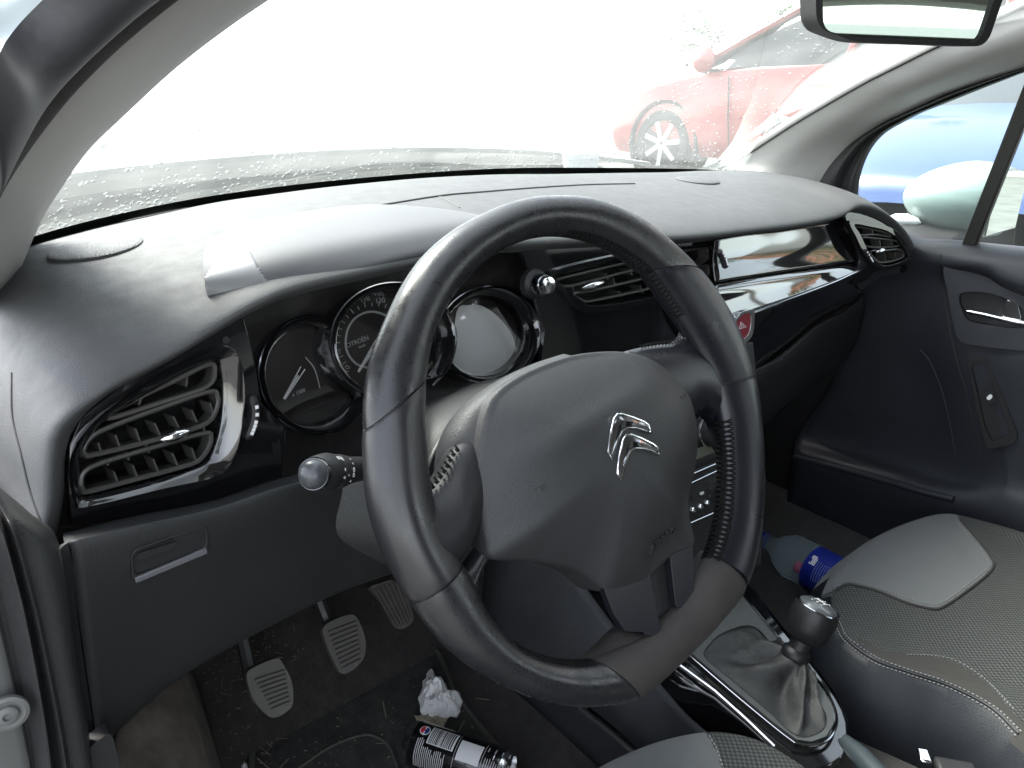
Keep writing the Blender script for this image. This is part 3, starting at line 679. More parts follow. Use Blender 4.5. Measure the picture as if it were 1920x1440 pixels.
vent(PL, ring_o, hole,
     [[(203, 778), (250, 750), (330, 712), (394, 682), (403, 698), (396, 718), (372, 732), (300, 755), (215, 782)],
      [(156, 843), (168, 822), (200, 803), (300, 765), (392, 734), (408, 742), (407, 765), (392, 790), (360, 805), (280, 828), (175, 853), (160, 852)],
      [(152, 908), (157, 886), (190, 868), (290, 838), (383, 812), (396, 820), (390, 842), (372, 864), (340, 876), (250, 900), (165, 922), (155, 918)]],
     [(176, 826, 182, 846), (208, 812, 217, 836), (245, 800, 254, 824), (281, 790, 291, 812), (316, 778, 327, 800), (350, 766, 360, 788), (384, 752, 390, 772),
      (205, 880, 213, 902), (240, 868, 250, 892), (278, 856, 288, 880), (314, 846, 324, 868), (350, 836, 358, 858), (342, 700, 340, 722), (258, 738, 252, 756),
      (190, 855, 195, 868), (228, 843, 233, 858), (266, 830, 271, 845), (372, 796, 376, 808)],
     (300, 826, 358, 806), 'driver side vent with three curved louvres', cone=True)
# thumbwheel
def thumbwheel(pl, px, label, wm=M_slat):
    a = [pl.hit(x, y, .001) for x, y in px]; P = resample(spline(a, 6), 13)
    sl_ = tube('vent_thumbwheel', P, [.0022]+[.0045]*11+[.0022], M_dark, dash, seg=8, label=label)
    for i in range(3, 11, 1):
        if i % 2 or i > 6: 
            d = (P[i+1]-P[i-1]).normalized(); s_ = d.cross(pl.n); Mx = Matrix((d, s_, pl.n)).transposed()
            box('mark', P[i]+pl.n*.0043, (.0028, .0026, .0008), M_white, sl_, Mx, 0)
thumbwheel(PL, [(470, 742), (477, 765), (475, 790), (466, 815), (461, 824)], 'notched thumbwheel with white marks beside the driver vent')
# ---- instrument cluster
PC = Plane(U(735, 650, y=.25), (0, -1, .35))
oc = [(395, 612), (450, 575), (538, 540), (640, 520), (760, 492), (900, 465), (990, 458), (1010, 470), (1035, 560), (1042, 640), (1030, 720), (960, 735), (860, 775), (700, 850), (600, 885), (526, 895), (534, 800)]
cl = plate('cluster_panel', PC, L(PC, oc, -.024), [], -.030, -.024, M_dusty, dash, .001, label='dusty dark panel carrying the three gauges')
def ell(pl, l, t, r, b, off):
    (xl, yl) = pl.loc(l, (t+b)/2, off); (xr_, yr) = pl.loc(r, (t+b)/2, off); m_ = ((l+r)/2); (xt, yt) = pl.loc(m_, t, off); (xb, yb) = pl.loc(m_, b, off)
    return ((xl+xr_)/2, (yt+yb)/2, (xr_-xl)/2, (yt-yb)/2)
def gauge(l, t, r, b, off, clip, label, inner=.84, shape=2.0, flat=None):
    cx, cy, rx, ry = ell(PC, l, t, r, b, off); V = []; F = []; seg = 72
    prof = [(1.0, -.024-off), (1.0, -.004), (.985, -.0005), (.955, .0008), (.93, -.001), (inner+.03, -.008), (inner, -.018), (inner-.02, -.0235-off)]
    def ok(a, b): return clip is None or ((a-clip[0])/clip[2])**2+((b-clip[1])/clip[3])**2 > .95
    for q, h in prof:
        for k in range(seg):
            t_ = 2*math.pi*k/seg; a = cx+rx*q*math.cos(t_); bb = cy+ry*q*math.sin(t_)
            if flat is not None: bb = max(bb, cy-ry*flat*(.4+.6*q))
            V.append(PC.pt(a, bb, off+h))
    for i in range(len(prof)-1):
        for k in range(seg):
            k2 = (k+1) % seg; t_ = 2*math.pi*(k+.5)/seg; q = (prof[i][0]+prof[i+1][0])/2
            if ok(cx+rx*q*math.cos(t_), cy+ry*q*math.sin(t_)): F.append((i*seg+k, i*seg+k2, (i+1)*seg+k2, (i+1)*seg+k))
    g = obj('gauge', V, F, M_glossc, dash, angle=50, label=label)
    out = []
    for k in range(seg):
        t_ = 2*math.pi*k/seg; a, bb = cx+rx*1.012*math.cos(t_), cy+ry*1.012*math.sin(t_)
        if flat is not None: bb = max(bb, cy-ry*flat)
        if ok(a, bb): out.append(PC.pt(a, bb, off-.003))
        elif out and k < seg*.75 and clip is not None: pass
    if clip is None:
        tube('bezel_line', out, .0009, M_chromed, g, seg=6, closed=True)
    else:
        # open arc: rotate the list so that it starts after the clipped gap
        ks = [k for k in range(seg) if ok(cx+rx*1.012*math.cos(2*math.pi*k/seg), cy+ry*1.012*math.sin(2*math.pi*k/seg))]
        st = next((k for k in ks if (k-1) % seg not in ks), 0); seq = []
        k = st
        while k % seg in ks and len(seq) < seg: seq.append(PC.pt(cx+rx*1.012*math.cos(2*math.pi*k/seg), cy+ry*1.012*math.sin(2*math.pi*k/seg), off-.003)); k += 1
        tube('bezel_line', seq, .0009, M_chromed, g, seg=6)
    D = []; 
    for k in range(seg):
        t_ = 2*math.pi*k/seg; a = cx+rx*(inner-.01)*math.cos(t_); bb = cy+ry*(inner-.01)*math.sin(t_)
        if flat is not None: bb = max(bb, cy-ry*flat*.9)
        D.append((a, bb))
    if clip: D = [(a, b_) for a, b_ in D if ((a-clip[0])/clip[2])**2+((b_-clip[1])/clip[3])**2 > .93]
    plate('dial', PC, D, [], -.0238, -.0225, M_dial, g, 0)
    D2 = [(a, b_) for a, b_ in D]
    plate('lens', PC, D2, [], off-.0165, off-.0160, M_lensg, g, 0)
    return g, (cx, cy, rx, ry)
g2, e2 = gauge(620, 528, 861, 752, .012, None, 'round speedometer in the middle of the cluster', inner=.86, flat=.80)
g1, e1 = gauge(487, 588, 706, 818, .006, (e2[0], e2[1], e2[2]*.99, e2[3]*.99), 'smaller left gauge marked x 1500', inner=.84)
g3, e3 = gauge(822, 536, 1019, 719, .006, (e2[0], e2[1], e2[2]*.99, e2[3]*.99), 'right gauge with a screen coloured pale for sky glare', inner=.84)
def onC(px, py, off=-.022): return PC.hit(px, py, off)
def dtext(s, px, py, size, ang, m, g, nm='number'):
    a = R(ang); xd = PC.a*math.cos(a)+PC.b*math.sin(a); yd = PC.b*math.cos(a)-PC.a*math.sin(a)
    return text(nm, s, size, onC(px, py, -.0222), xd, yd, m, g, .0001)
for s, px, py, an in (('50', 627, 626, 62), ('70', 634, 598, 45), ('90', 655, 571, 24), ('110', 684, 561, 8), ('130', 713, 564, -8), ('30', 633, 663, 80), ('10', 651, 692, 95)):
    dtext(s, px, py, .0076, an*.6, M_dimp, g2)
dtext('CITROËN', 670, 641, .0062, 8, M_dimp, g2, 'lettering'); dtext('km/h', 679, 649, .0038, 8, M_dimp, g2, 'lettering')
dtext('x 1500', 560, 736, .0048, 8, M_dimp, g1, 'lettering')
# inner ring, ticks, needles
rp = [onC(a, b, -.0215) for a, b in ((693, 691), (668, 682), (652, 662), (648, 640), (653, 615), (668, 595), (690, 585), (712, 587), (732, 598), (748, 620), (752, 645))]
tube('scale_ring', spline(rp, 6), .0011, M_dimp, g2, seg=6)
V = []; F = []
cpx, cpy = 702, 640
for k in range(22):
    a = R(215-k*11); 
    for (r1, r2, w_) in ((66, 73 if k % 2 else 76, .0007),):
        p = onC(cpx+r1*.98*math.cos(a), cpy-r1*math.sin(a)); q = onC(cpx+r2*.98*math.cos(a), cpy-r2*math.sin(a)); tube_geo([p, q], w_*.7, 4, False, V, F)
obj('scale_ticks', V, F, M_dimp, g2)
def needle(g, p, q, off=-.014):
    a = onC(*p, off); b = onC(*q, off); d = (b-a).normalized(); s_ = d.cross(PC.n)
    V = []; F = []; tube_geo([a-s_*.0009, b-s_*.0022+d*0], [.0003, .0005], 5, False, V, F); tube_geo([a+s_*.0009, b+s_*.0022], [.0003, .0005], 5, False, V, F); tube_geo([a, a.lerp(b, .75)], [.0006, .0007], 5, False, V, F)
    obj('needle', V, F, M_white, g)
needle(g1, (533, 748), (568, 690)); needle(g2, (672, 697), (708, 640))
rp = [onC(a, b) for a, b in ((573, 670), (590, 692), (600, 728))]; tube('scale_ring', spline(rp, 5), .0005, M_dimp, g1, seg=5)
lcd = [(856, 585), (880, 572), (902, 573), (930, 590), (955, 618), (966, 645), (962, 672), (940, 695), (905, 706), (860, 708), (850, 690)]
plate('screen', PC, sm2(L(PC, lcd, -.0215), 4), [], -.0222, -.0215, M_screenglare, g3, .0004)
tube('fuel_scale', spline([onC(a, b) for a, b in ((828, 590), (836, 640), (838, 690), (812, 722))], 5), .0012, M_dimp, g2, seg=5)
# ---- centre fascia
PM = Plane(U(1180, 530, y=.232), (0, -1, .10))
cf = [(975, 455), (1100, 446), (1270, 445), (1345, 450), (1345, 520), (1352, 560), (1400, 600), (1412, 700), (1408, 770), (1380, 860), (1200, 860), (1030, 760), (1012, 700), (1022, 620), (1000, 540)]
v1 = sm2(L(PM, [(1036, 521), (1060, 508), (1165, 482), (1262, 464), (1322, 459), (1328, 470), (1329, 505), (1322, 524), (1260, 545), (1200, 560), (1115, 573), (1085, 563)]), 5)
plate('trim_panel', PM, L(PM, cf), [v1], -.006, 0, M_gloss, dash, .001, label='piano black centre panel behind the steering wheel')
r1 = sm2(L(PM, [(1027, 520), (1045, 503), (1165, 475), (1262, 457), (1327, 452), (1336, 470), (1337, 510), (1328, 532), (1260, 556), (1200, 572), (1115, 585), (1080, 576)]), 5)
lp1 = [[(1042, 526), (1080, 515), (1200, 487), (1225, 484), (1228, 497), (1180, 508), (1095, 530), (1060, 537)],
       [(1076, 551), (1110, 545), (1210, 522), (1236, 517), (1240, 533), (1200, 545), (1110, 564), (1090, 562)],
       [(1246, 480), (1320, 465), (1326, 472), (1326, 485), (1310, 495), (1250, 505)],
       [(1250, 512), (1320, 498), (1328, 503), (1327, 516), (1312, 526), (1256, 540)]]
vent(PM, r1, v1, lp1, [(1125, 512, 1130, 524), (1170, 503, 1175, 515), (1150, 545, 1155, 556), (1190, 535, 1196, 548), (1062, 534, 1066, 546), (1085, 530, 1088, 543), (1140, 520, 1143, 536), (1232, 476, 1236, 545), (1280, 478, 1283, 490), (1285, 508, 1288, 520)], (1092, 540, 1135, 528), 'twin centre vent with slim chrome lined louvres', lw=.0016)
thumbwheel(Plane(U(1350, 488, y=.198), (0, -1, .3)), [(1346, 469), (1353, 480), (1358, 492), (1361, 503)], 'notched thumbwheel beside the centre vent')
# scented air knob
kc = PM.hit(1007, 531, .0); kb = lathe('vent_dial', [(.0165, -.002), (.0165, .006), (.0135, .009), (.0125, .010)], PM.hit(998, 532), PM.n, M_dark, dash, seg=28, label='small round chrome topped dial left of the centre vent')
lathe('dial_collar', [(.0115, .008), (.0115, .018), (.0105, .020), (.010, .020)], PM.hit(998, 532), PM.n, M_chromed, kb, seg=28)
lathe('dial_cap', [(.0098, .018), (.0100, .0235), (.0088, .0265), (.005, .0275), (.001, .0272)], PM.hit(998, 532), PM.n, M_chrome, kb, seg=28)
# small sensor dot on the left panel
h = PL.hit(424, 638, .0); lathe('blanking_plug', [(.0028, -.001), (.0028, .0004), (.001, .0006)], h, PL.n, M_dark, dash, seg=14)
# ---- passenger side trim: folded gloss panel
A = [(1338, 449, .216), (1400, 438, .218), (1470, 430, .219), (1560, 414, .218), (1590, 402, .214), (1606, 400, .208)]
B = [(1338, 530, .196), (1400, 520, .196), (1480, 508, .196), (1560, 497, .195), (1600, 491, .193), (1618, 490, .19)]
B2 = [(1338, 545, .190), (1400, 534, .190), (1480, 520, .190), (1560, 504, .190), (1600, 497, .190), (1622, 495, .188)]
Cc = [(1345, 600, .180), (1400, 588, .178), (1480, 560, .178), (1560, 530, .178), (1600, 512, .18), (1621, 503, .182)]
D = [(1352, 720, .205), (1400, 690, .205), (1480, 632, .205), (1530, 592, .205), (1590, 562, .205), (1619, 540, .20)]
E_ = [(1352, 735, .23), (1400, 705, .23), (1480, 645, .23), (1530, 605, .23), (1590, 573, .23), (1619, 550, .22)]
uu = lambda r: [U(a, b, y=c) for a, b, c in r]
def rows2(a, b, n=3): return [[p.lerp(q, i/n) for p, q in zip(a, b)] for i in range(n+1)]
a_, b_, b2_, c_, d_, e_ = map(uu, (A, B, B2, Cc, D, E_))
mid = [p.lerp(q, .5)+Vector((0, .003, -.002)) for p, q in zip(a_, b_)]
o = patch('trim_panel', [a_, mid, b_], M_glossc, dash, su=6, sv=8, label='concave piano black panel reflecting the side window, passenger side'); solid(o, .003)
o = patch('trim_strip', [[p+Vector((0, .003, 0)) for p in b_], b2_, [p.lerp(q, .5)+Vector((0, .001, .002)) for p, q in zip(b2_, c_)], c_], M_glossc, dash, su=6, sv=5, label='narrow glossy ledge under the passenger trim panel'); solid(o, .003)
o = patch('trim_panel', [c_, [p.lerp(q, .5)+Vector((0, -.004, 0)) for p, q in zip(c_, d_)], d_, e_], M_glossc, dash, su=6, sv=6, label='lower piano black panel falling away in shade, passenger side'); solid(o, .003)
tube('trim_edge', spline([p+Vector((0, -.001, .0)) for p in c_], 5), .0011, M_chromed, dash, seg=6)
# ---- right (passenger) vent
PR = Plane(U(1650, 462, y=.175), (-.22, -1, .15))
rf = [(1585, 405), (1600, 398), (1640, 410), (1675, 433), (1697, 470), (1702, 500), (1692, 512), (1650, 520), (1618, 545), (1600, 520), (1612, 490), (1598, 440)]
rh = sm2(L(PR, [(1597, 421), (1625, 425), (1655, 432), (1675, 445), (1692, 470), (1695, 485), (1660, 498), (1640, 492), (1622, 470), (1608, 440)]), 5)
plate('trim_panel', PR, sm2(L(PR, rf), 3), [rh], -.006, 0, M_glossc, dash, .001, label='piano black trim round the passenger side vent')
ro_ = sm2(L(PR, [(1588, 414), (1625, 417), (1660, 425), (1682, 440), (1699, 468), (1702, 490), (1660, 505), (1636, 500), (1616, 476), (1600, 445)]), 5)
vent(PR, ro_, rh, [[(1600, 425), (1640, 431), (1665, 438), (1668, 444), (1640, 440), (1610, 440)], [(1615, 446), (1650, 448), (1680, 452), (1684, 461), (1650, 464), (1624, 461)], [(1632, 472), (1660, 470), (1688, 468), (1692, 482), (1665, 491), (1645, 490)]],
     [(1625, 428, 1628, 440), (1648, 433, 1651, 442), (1640, 448, 1642, 462), (1662, 448, 1664, 462), (1650, 474, 1652, 489), (1670, 472, 1672, 487)], (1643, 473, 1660, 468), 'passenger side vent in the far corner', lw=.0016)
thumbwheel(PR, [(1618, 466), (1623, 474), (1629, 484), (1635, 494)], 'notched thumbwheel beside the passenger vent')
# ---- hazard switch
PH = Plane(U(1390, 612, y=.172), (-.25, -1, .15))
hz_o = [(1380, 594), (1388, 585), (1408, 580), (1412, 590), (1409, 625), (1398, 640), (1388, 645), (1376, 620), (1372, 605)]
hz_i = [(1382, 598), (1390, 590), (1403, 588), (1405, 605), (1401, 625), (1390, 635), (1383, 625), (1378, 607)]
hb = plate('hazard_switch', PH, sm2(L(PH, hz_o), 5), [sm2(L(PH, hz_i), 5)], -.012, .003, M_chrome, dash, .0012, label='chrome rimmed red hazard warning switch')
plate('button', PH, sm2(L(PH, hz_i), 5), [], -.006, .002, M_red, hb, .001)
tr = [PH.hit(a, b, .0023) for a, b in ((1386, 617), (1389, 604), (1399, 613))]; tube('triangle', tr, .0006, M_white, hb, seg=5, closed=True); tr2 = [sum(tr, Vector())/3+(p-sum(tr, Vector())/3)*.45 for p in tr]; tube('triangle', tr2, .0004, M_white, hb, seg=5, closed=True)
# ---- glove box and lower dash, centre stack
gl = [uu([(1345, 740, .225), (1400, 712, .225), (1480, 655, .225), (1530, 612, .225), (1590, 580, .225), (1622, 552, .22)])]
gl.append([p+Vector((0, -.004, -.03)) for p in gl[0]]); gl.append([p+Vector((0, .01, -.12)) for p in gl[0]]); gl.append([p+Vector((0, .08, -.19)) for p in gl[0]]); gl.append([p+Vector((0, .2, -.21)) for p in gl[0]])
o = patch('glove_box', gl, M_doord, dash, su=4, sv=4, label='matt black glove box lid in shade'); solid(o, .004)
tube('glove_box_handle', [U(a, b, y=.213) for a, b in ((1410, 700), (1430, 690), (1450, 680), (1465, 674))], .0035, M_doord, dash, seg=8)
# radio and climate face
PS = Plane(U(1330, 900, y=.135), (-.05, -1, .35))
so_ = L(PS, [(1180, 700), (1415, 640), (1440, 900), (1430, 1060), (1200, 1110)])
st_ = plate('centre_stack', PS, so_, [], -.05, -.002, M_dark, dash, .002, label='black centre stack with radio behind the wheel rim')
rad = plate('radio', PS, L(PS, [(1240, 900), (1352, 862), (1358, 925), (1250, 975)]), [], -.002, .003, M_dark, dash, .001, label='radio with small chrome buttons')
plate('display', PS, L(PS, [(1260, 872), (1353, 838), (1354, 852), (1262, 886)]), [], -.002, .002, M_dark, rad, .0005)
plate('screen', PS, L(PS, [(1240, 870), (1352, 823), (1352, 843), (1242, 888)], .003), [], .001, .003, mat('radio_screen', (.12, .125, .10), .2, coat=.6), rad, .0005)
for q in (((1255, 925), (1354, 878)), ((1250, 1000), (1353, 955)), ((1260, 905), (1353, 865))):
    tube('chrome_strip', [PS.hit(*q[0], .004), PS.hit(*q[1], .004)], .0009, M_chromed, rad, seg=6)
for bx, by in ((1307, 949), (1320, 942), (1293, 955)):
    lathe('button', [(.0042, .002), (.0042, .006), (.003, .008), (.001, .0083)], PS.hit(bx, by), PS.n, M_chrome, rad, seg=16)
for bx, by in ((1316, 925), (1300, 932), (1331, 905), (1331, 918), (1331, 930)):
    box('button', PS.hit(bx, by, .004), (.006, .003, .003), M_dimp if bx == 1316 else M_dark, rad, Matrix((PS.a, PS.b, PS.n)).transposed(), .0005)
lathe('tuning_knob', [(.011, .002), (.011, .012), (.009, .014), (.001, .014)], PS.hit(1346, 910), PS.n, M_chromed, rad, seg=24)
kn = lathe('climate_knob', [(.019, .0), (.018, .018), (.016, .021), (.001, .021)], PS.hit(1325, 810), PS.n, M_dark, dash, seg=28, label='round heater knob partly hidden by the wheel')
lathe('chrome_ring', [(.0195, .000), (.0205, .003), (.0195, .006), (.0185, .003)], PS.hit(1325, 810), PS.n, M_chrome, kn, seg=28)
# ---- driver lower panel
def pan(pts, y): return [U(a, b, y=yy) for (a, b, yy) in pts]
r0_ = pan([(118, 1000, .175), (250, 968, .175), (400, 938, .178), (540, 893, .18), (620, 880, .19), (720, 850, .2)], 0)
r1_ = pan([(121, 1018, .150), (250, 982, .15), (400, 948, .153), (540, 904, .155), (620, 888, .17), (720, 860, .19)], 0)
r2_ = pan([(134, 1030, .138), (260, 1000, .138), (400, 968, .14), (540, 922, .142), (620, 905, .15), (735, 880, .16)], 0)
r3_ = pan([(152, 1180, .142), (280, 1120, .145), (400, 1080, .147), (540, 1030, .15), (640, 990, .155), (750, 960, .16)], 0)
r4_ = pan([(172, 1320, .150), (290, 1245, .155), (400, 1190, .158), (520, 1130, .16), (640, 1070, .165), (760, 1040, .17)], 0)
r5_ = pan([(184, 1405, .158), (300, 1300, .165), (400, 1232, .17), (520, 1168, .172), (650, 1105, .178), (770, 1065, .18)], 0)
r6_ = [p+Vector((0, .03, -.004)) for p in r5_]; r7_ = [p+Vector((0, .12, .03)) for p in r5_]
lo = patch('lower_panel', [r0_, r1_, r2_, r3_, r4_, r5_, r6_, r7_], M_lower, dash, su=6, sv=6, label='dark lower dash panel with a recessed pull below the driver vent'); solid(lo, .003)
# its left edge turning into the doorway
sd_ = [[p+Vector((-.001, 0, 0)) for p in (r1_[0], r2_[0], r3_[0], r4_[0], r5_[0])]]
sd_.append([p+Vector((-.010, .004, .0)) for p in sd_[0]]); sd_.append([p+Vector((-.013, .12, .0)) for p in sd_[0]])
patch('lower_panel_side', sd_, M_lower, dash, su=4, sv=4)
LB = bvh(lo)
# recessed pull: proud lip with shadowed slot
PP = Plane(hitb(LB, 310, 1040)[0], (.05, -1, -.05))
so2 = rc(L(PP, [(243, 1030), (388, 980), (390, 1032), (245, 1090)]), .006); si2 = rc(L(PP, [(247, 1034), (384, 986), (385, 1024), (250, 1078)]), .005)
pl_ = plate('fuse_box_pull', PP, so2, [si2], -.004, .0022, M_lower, dash, .0016, label='recessed pull handle of the fuse box lid')
plate('slot', PP, si2, [], -.002, .0008, M_dark, pl_, 0)
plate('lip', PP, L(PP, [(250, 1080), (384, 1024), (387, 1034), (252, 1090)]), [], .0008, .0035, mat('pull_lip', (.10, .10, .11), .5), pl_, .0008)
plate('finger_grip', PP, rc(L(PP, [(255, 1035), (330, 1012), (325, 1024), (256, 1048)]), .004), [], .0006, .003, M_lower, pl_, .001)
# ---- steering column shroud
sh = [pan([(540, 905, .20), (545, 985, .19), (560, 1005, .2), (690, 1010, .2)], 0)]
col = thing('column_shroud', (0, .15, -.05), 'dark plastic shroud round the steering column, behind the wheel', 'column cover')
rows = []
for t, w_, hh in ((.035, .055, .045), (.06, .062, .052), (.10, .066, .058), (.15, .070, .062), (.24, .07, .065)):
    c = -WH.n*t; row = []
    for k in range(17):
        a = 2*math.pi*k/16; ex = 2.6; ca, sa = math.cos(a), math.sin(a)
        row.append(c+WH.a*w_*math.copysign(abs(ca)**(2/ex), ca)+WH.b*(hh*math.copysign(abs(sa)**(2/ex), sa)-.004))
    rows.append(row)
patch('shroud_shell', rows, M_dark, col, su=3, sv=4, angle=None)

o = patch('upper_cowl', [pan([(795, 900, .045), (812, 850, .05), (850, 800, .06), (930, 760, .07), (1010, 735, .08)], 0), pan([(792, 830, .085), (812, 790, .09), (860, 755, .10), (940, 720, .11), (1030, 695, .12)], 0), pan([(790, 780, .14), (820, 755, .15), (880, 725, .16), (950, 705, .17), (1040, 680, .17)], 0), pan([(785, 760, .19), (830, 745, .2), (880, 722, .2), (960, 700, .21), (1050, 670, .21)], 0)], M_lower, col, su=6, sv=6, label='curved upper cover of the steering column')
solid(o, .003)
o = patch('lower_cowl', [pan([(545, 905, .185), (620, 890, .16), (700, 880, .13), (790, 860, .09)], 0), pan([(548, 990, .185), (620, 1000, .16), (700, 1012, .13), (800, 1010, .09)], 0), pan([(575, 1010, .22), (640, 1030, .20), (720, 1060, .17), (810, 1070, .13)], 0)], M_side, col, su=5, sv=5, label='lower cover of the steering column'); solid(o, .003)

# ================================================================ STEERING WHEEL
wheel = thing('steering_wheel', (0, 0, 0), 'black leather sports steering wheel with a flat bottom, turned slightly to the left', 'steering wheel')
def Wp(px, py, n=0): return WH.loc(px, py, n)
def W3(px, py, n=0): return WH.hit(px, py, n)
def polar(l): return [(math.degrees(math.atan2(b, a)) % 360, math.hypot(a, b)) for a, b in l]
OUT = polar([Wp(*p) for p in ((683, 760), (690, 690), (727, 590), (790, 480), (900, 402), (1040, 368), (1120, 376), (1195, 410), (1258, 460), (1318, 520), (1362, 585), (1393, 660), (1411, 720), (1419, 790), (1423, 880), (1421, 960), (1412, 1030), (1400, 1080), (1386, 1115), (1340, 1170), (1290, 1222), (1240, 1270), (1194, 1312), (1130, 1324), (1033, 1320), (947, 1288), (850, 1228), (767, 1127), (715, 1030), (690, 950), (682, 850))])
INN = polar([Wp(*p) for p in ((795, 745), (797, 700), (815, 613), (867, 533), (930, 478), (985, 452), (1040, 443), (1110, 455), (1160, 480), (1205, 512), (1245, 570), (1275, 615), (1292, 640), (1330, 720), (1345, 775), (1352, 840), (1352, 920), (1346, 980), (1330, 1035), (1304, 1076), (1250, 1150), (1180, 1200), (1110, 1233), (1020, 1230), (960, 1203), (905, 1140), (880, 1075), (830, 1000), (808, 930), (799, 850))])
def pint(tab, th):
    t = sorted(tab); th %= 360; t = [(t[-1][0]-360, t[-1][1])]+t+[(t[0][0]+360, t[0][1])]
    t2 = [(t[0][0], t[0][1])]
    for i in range(len(t)-1):
        if t[i][0] <= th <= t[i+1][0]:
            a = t[i-1] if i else t[i]; b, c = t[i], t[i+1]; d = t[i+2] if i+2 < len(t) else c
            q = (th-b[0])/max(1e-6, c[0]-b[0]); return b[1]+(c[1]-b[1])*q
    return t[-1][1]
def smoothtab(tab, w=2):
    v = [pint(tab, k*2) for k in range(180)]; return [sum(v[(i+j) % 180] for j in range(-w, w+1))/(2*w+1) for i in range(180)]
SO = smoothtab(OUT, 1); SI = smoothtab(INN, 2)
def g2i(S_, th): th %= 360; i = int(th/2) % 180; q = th/2-int(th/2); return S_[i]*(1-q)+S_[(i+1) % 180]*q
def ang(px, py): a, b = Wp(px, py); return math.degrees(math.atan2(b, a)) % 360
def rim_sec(t0, t1, m, label, grip=0, seg=20, skew0=0, skew1=0, flat=0):
    """rim between wheel-plane angles t0<t1; skew slants the end cut"""
    n = max(8, int((t1-t0)/1.5)); rows = []
    for i in range(-1, n+2):
        ii = min(n, max(0, i)); q = ii/n; row = []; e = 1.0 if 0 <= i <= n else .80
        if i in (0, n): e = .975
        for k in range(seg):
            a = 2*math.pi*k/seg; th = t0+(t1-t0)*q+(skew0*(1-q)+skew1*q)*(-math.cos(a))*.5*1.0
            ro, ri = g2i(SO, th), g2i(SI, th); c = (ro+ri)/2; hw = (ro-ri)/2-.0005
            h = .0165
            ex = 1.0
            ca, sa = math.cos(a), math.sin(a)
            u = c+hw*e*ca; 
            if grip: 
                sa2 = sa*(1.0+.12*math.exp(-((ca-.2)/.4)**2)) if sa > 0 else sa
            else: sa2 = sa
            rows_n = h*e*sa2
            t_ = R(th); row.append(WH.p+WH.a*u*math.cos(t_)+WH.b*u*math.sin(t_)+WH.n*rows_n)
        rows.append(row)
    V = [p for r in rows for p in r]; F = grid_faces(len(rows), seg, False, True)
    return obj('rim_section', V, F, m, wheel, angle=60, label=label)
A_left, A_rt, A_r2, A_br, A_bl, A_ll = 156, 41, 1.5, 305.3, 253.8, 195
gp = .35
rim_sec(A_rt+gp, A_left-gp, M_leather, 'smooth black leather top of the rim', skew0=17, skew1=-13)
rim_sec(A_left+gp, A_ll-gp, M_leather2, 'worn shiny leather grip on the left of the rim', grip=1, skew0=-13, skew1=0)
rim_sec(A_ll+gp, A_bl-gp, M_leather, 'leather lower left curve of the rim', skew0=0, skew1=-13.5)
rim_sec(A_bl+gp, A_br-gp, M_worn, 'flat bottom of the rim in worn brownish foam', skew0=-13.5, skew1=0)
rim_sec(A_br+gp, 360+A_r2-gp, M_gripdark, 'dark leather grip on the right of the rim', grip=1, skew0=0, skew1=2)
rim_sec(A_r2+gp, A_rt-gp, M_gripdark, 'dark leather thumb rest at the upper right of the rim', grip=1, skew0=2, skew1=17)
# core seen in the joints
V = []; F = []; n = 120; seg = 12
for i in range(n):
    th = 360*i/n; ro, ri = g2i(SO, th), g2i(SI, th); c = (ro+ri)/2; hw = (ro-ri)/2*.93
    for k in range(seg):
        a = 2*math.pi*k/seg; u = c+hw*math.cos(a); t_ = R(th); V.append(WH.a*u*math.cos(t_)+WH.b*u*math.sin(t_)+WH.n*.0150*math.sin(a))
obj('rim_core', V, grid_faces(n, seg, True, True), M_dark, wheel, angle=None)
# spokes: domed patches between two edges -------------------------------------------------
def spoke(name, top_px, bot_px, m, label, cin=None, nt=.0, crown=.010, edge=-.010, thick=.012, nr=6, n1=None, k=8):
    T0 = resample(spline([W3(*p) for p in [(a, b, edge) for a, b in top_px]], 6), 20); B0 = resample(spline([W3(*p) for p in [(a, b, edge) for a, b in bot_px]], 6), 20)
    rows = []
    for i in range(nr+1):
        q = i/nr; c = math.sin(math.pi*q)**.7*(crown-edge); rows.append([a.lerp(b, q)+WH.n*c*(1 if cin is None else min(1, cin+(1-cin)*j/9)) for j, (a, b) in enumerate(zip(T0, B0))])
    rows = [[p-WH.n*.012 for p in rows[0]]]+rows+[[p-WH.n*.012 for p in rows[-1]]]
    V = [p for r in rows for p in r]; o = obj(name, V, grid_faces(len(rows), 20), m, wheel, angle=60, label=label); solid(o, .003); return o
spoke('spoke', [(908, 829), (893, 829), (870, 831), (848, 850), (826, 893), (800, 922), (775, 915), (750, 905)], [(912, 968), (905, 985), (893, 1010), (876, 1040), (855, 1062), (828, 1085), (805, 1095), (775, 1080)], M_spoke, 'worn leather left spoke running into the grip', crown=.0155, edge=-.003, cin=.35, nr=12)
spoke('spoke', [(940, 1005), (915, 985), (893, 1020), (873, 1050), (850, 1075), (825, 1098)], [(960, 1050), (927, 1046), (905, 1060), (893, 1085), (892, 1120), (905, 1150)], M_leather, 'lower leather web of the left spoke', crown=.000, edge=-.010)
spoke('spoke', [(1170, 662), (1190, 654), (1230, 647), (1262, 644), (1288, 630), (1300, 600), (1330, 590), (1360, 600)], [(1280, 800), (1303, 790), (1318, 776), (1332, 778), (1345, 795), (1352, 830), (1365, 850), (1385, 860)], M_gripdark, 'glossy dark right spoke', crown=.008, edge=-.006, nr=12)
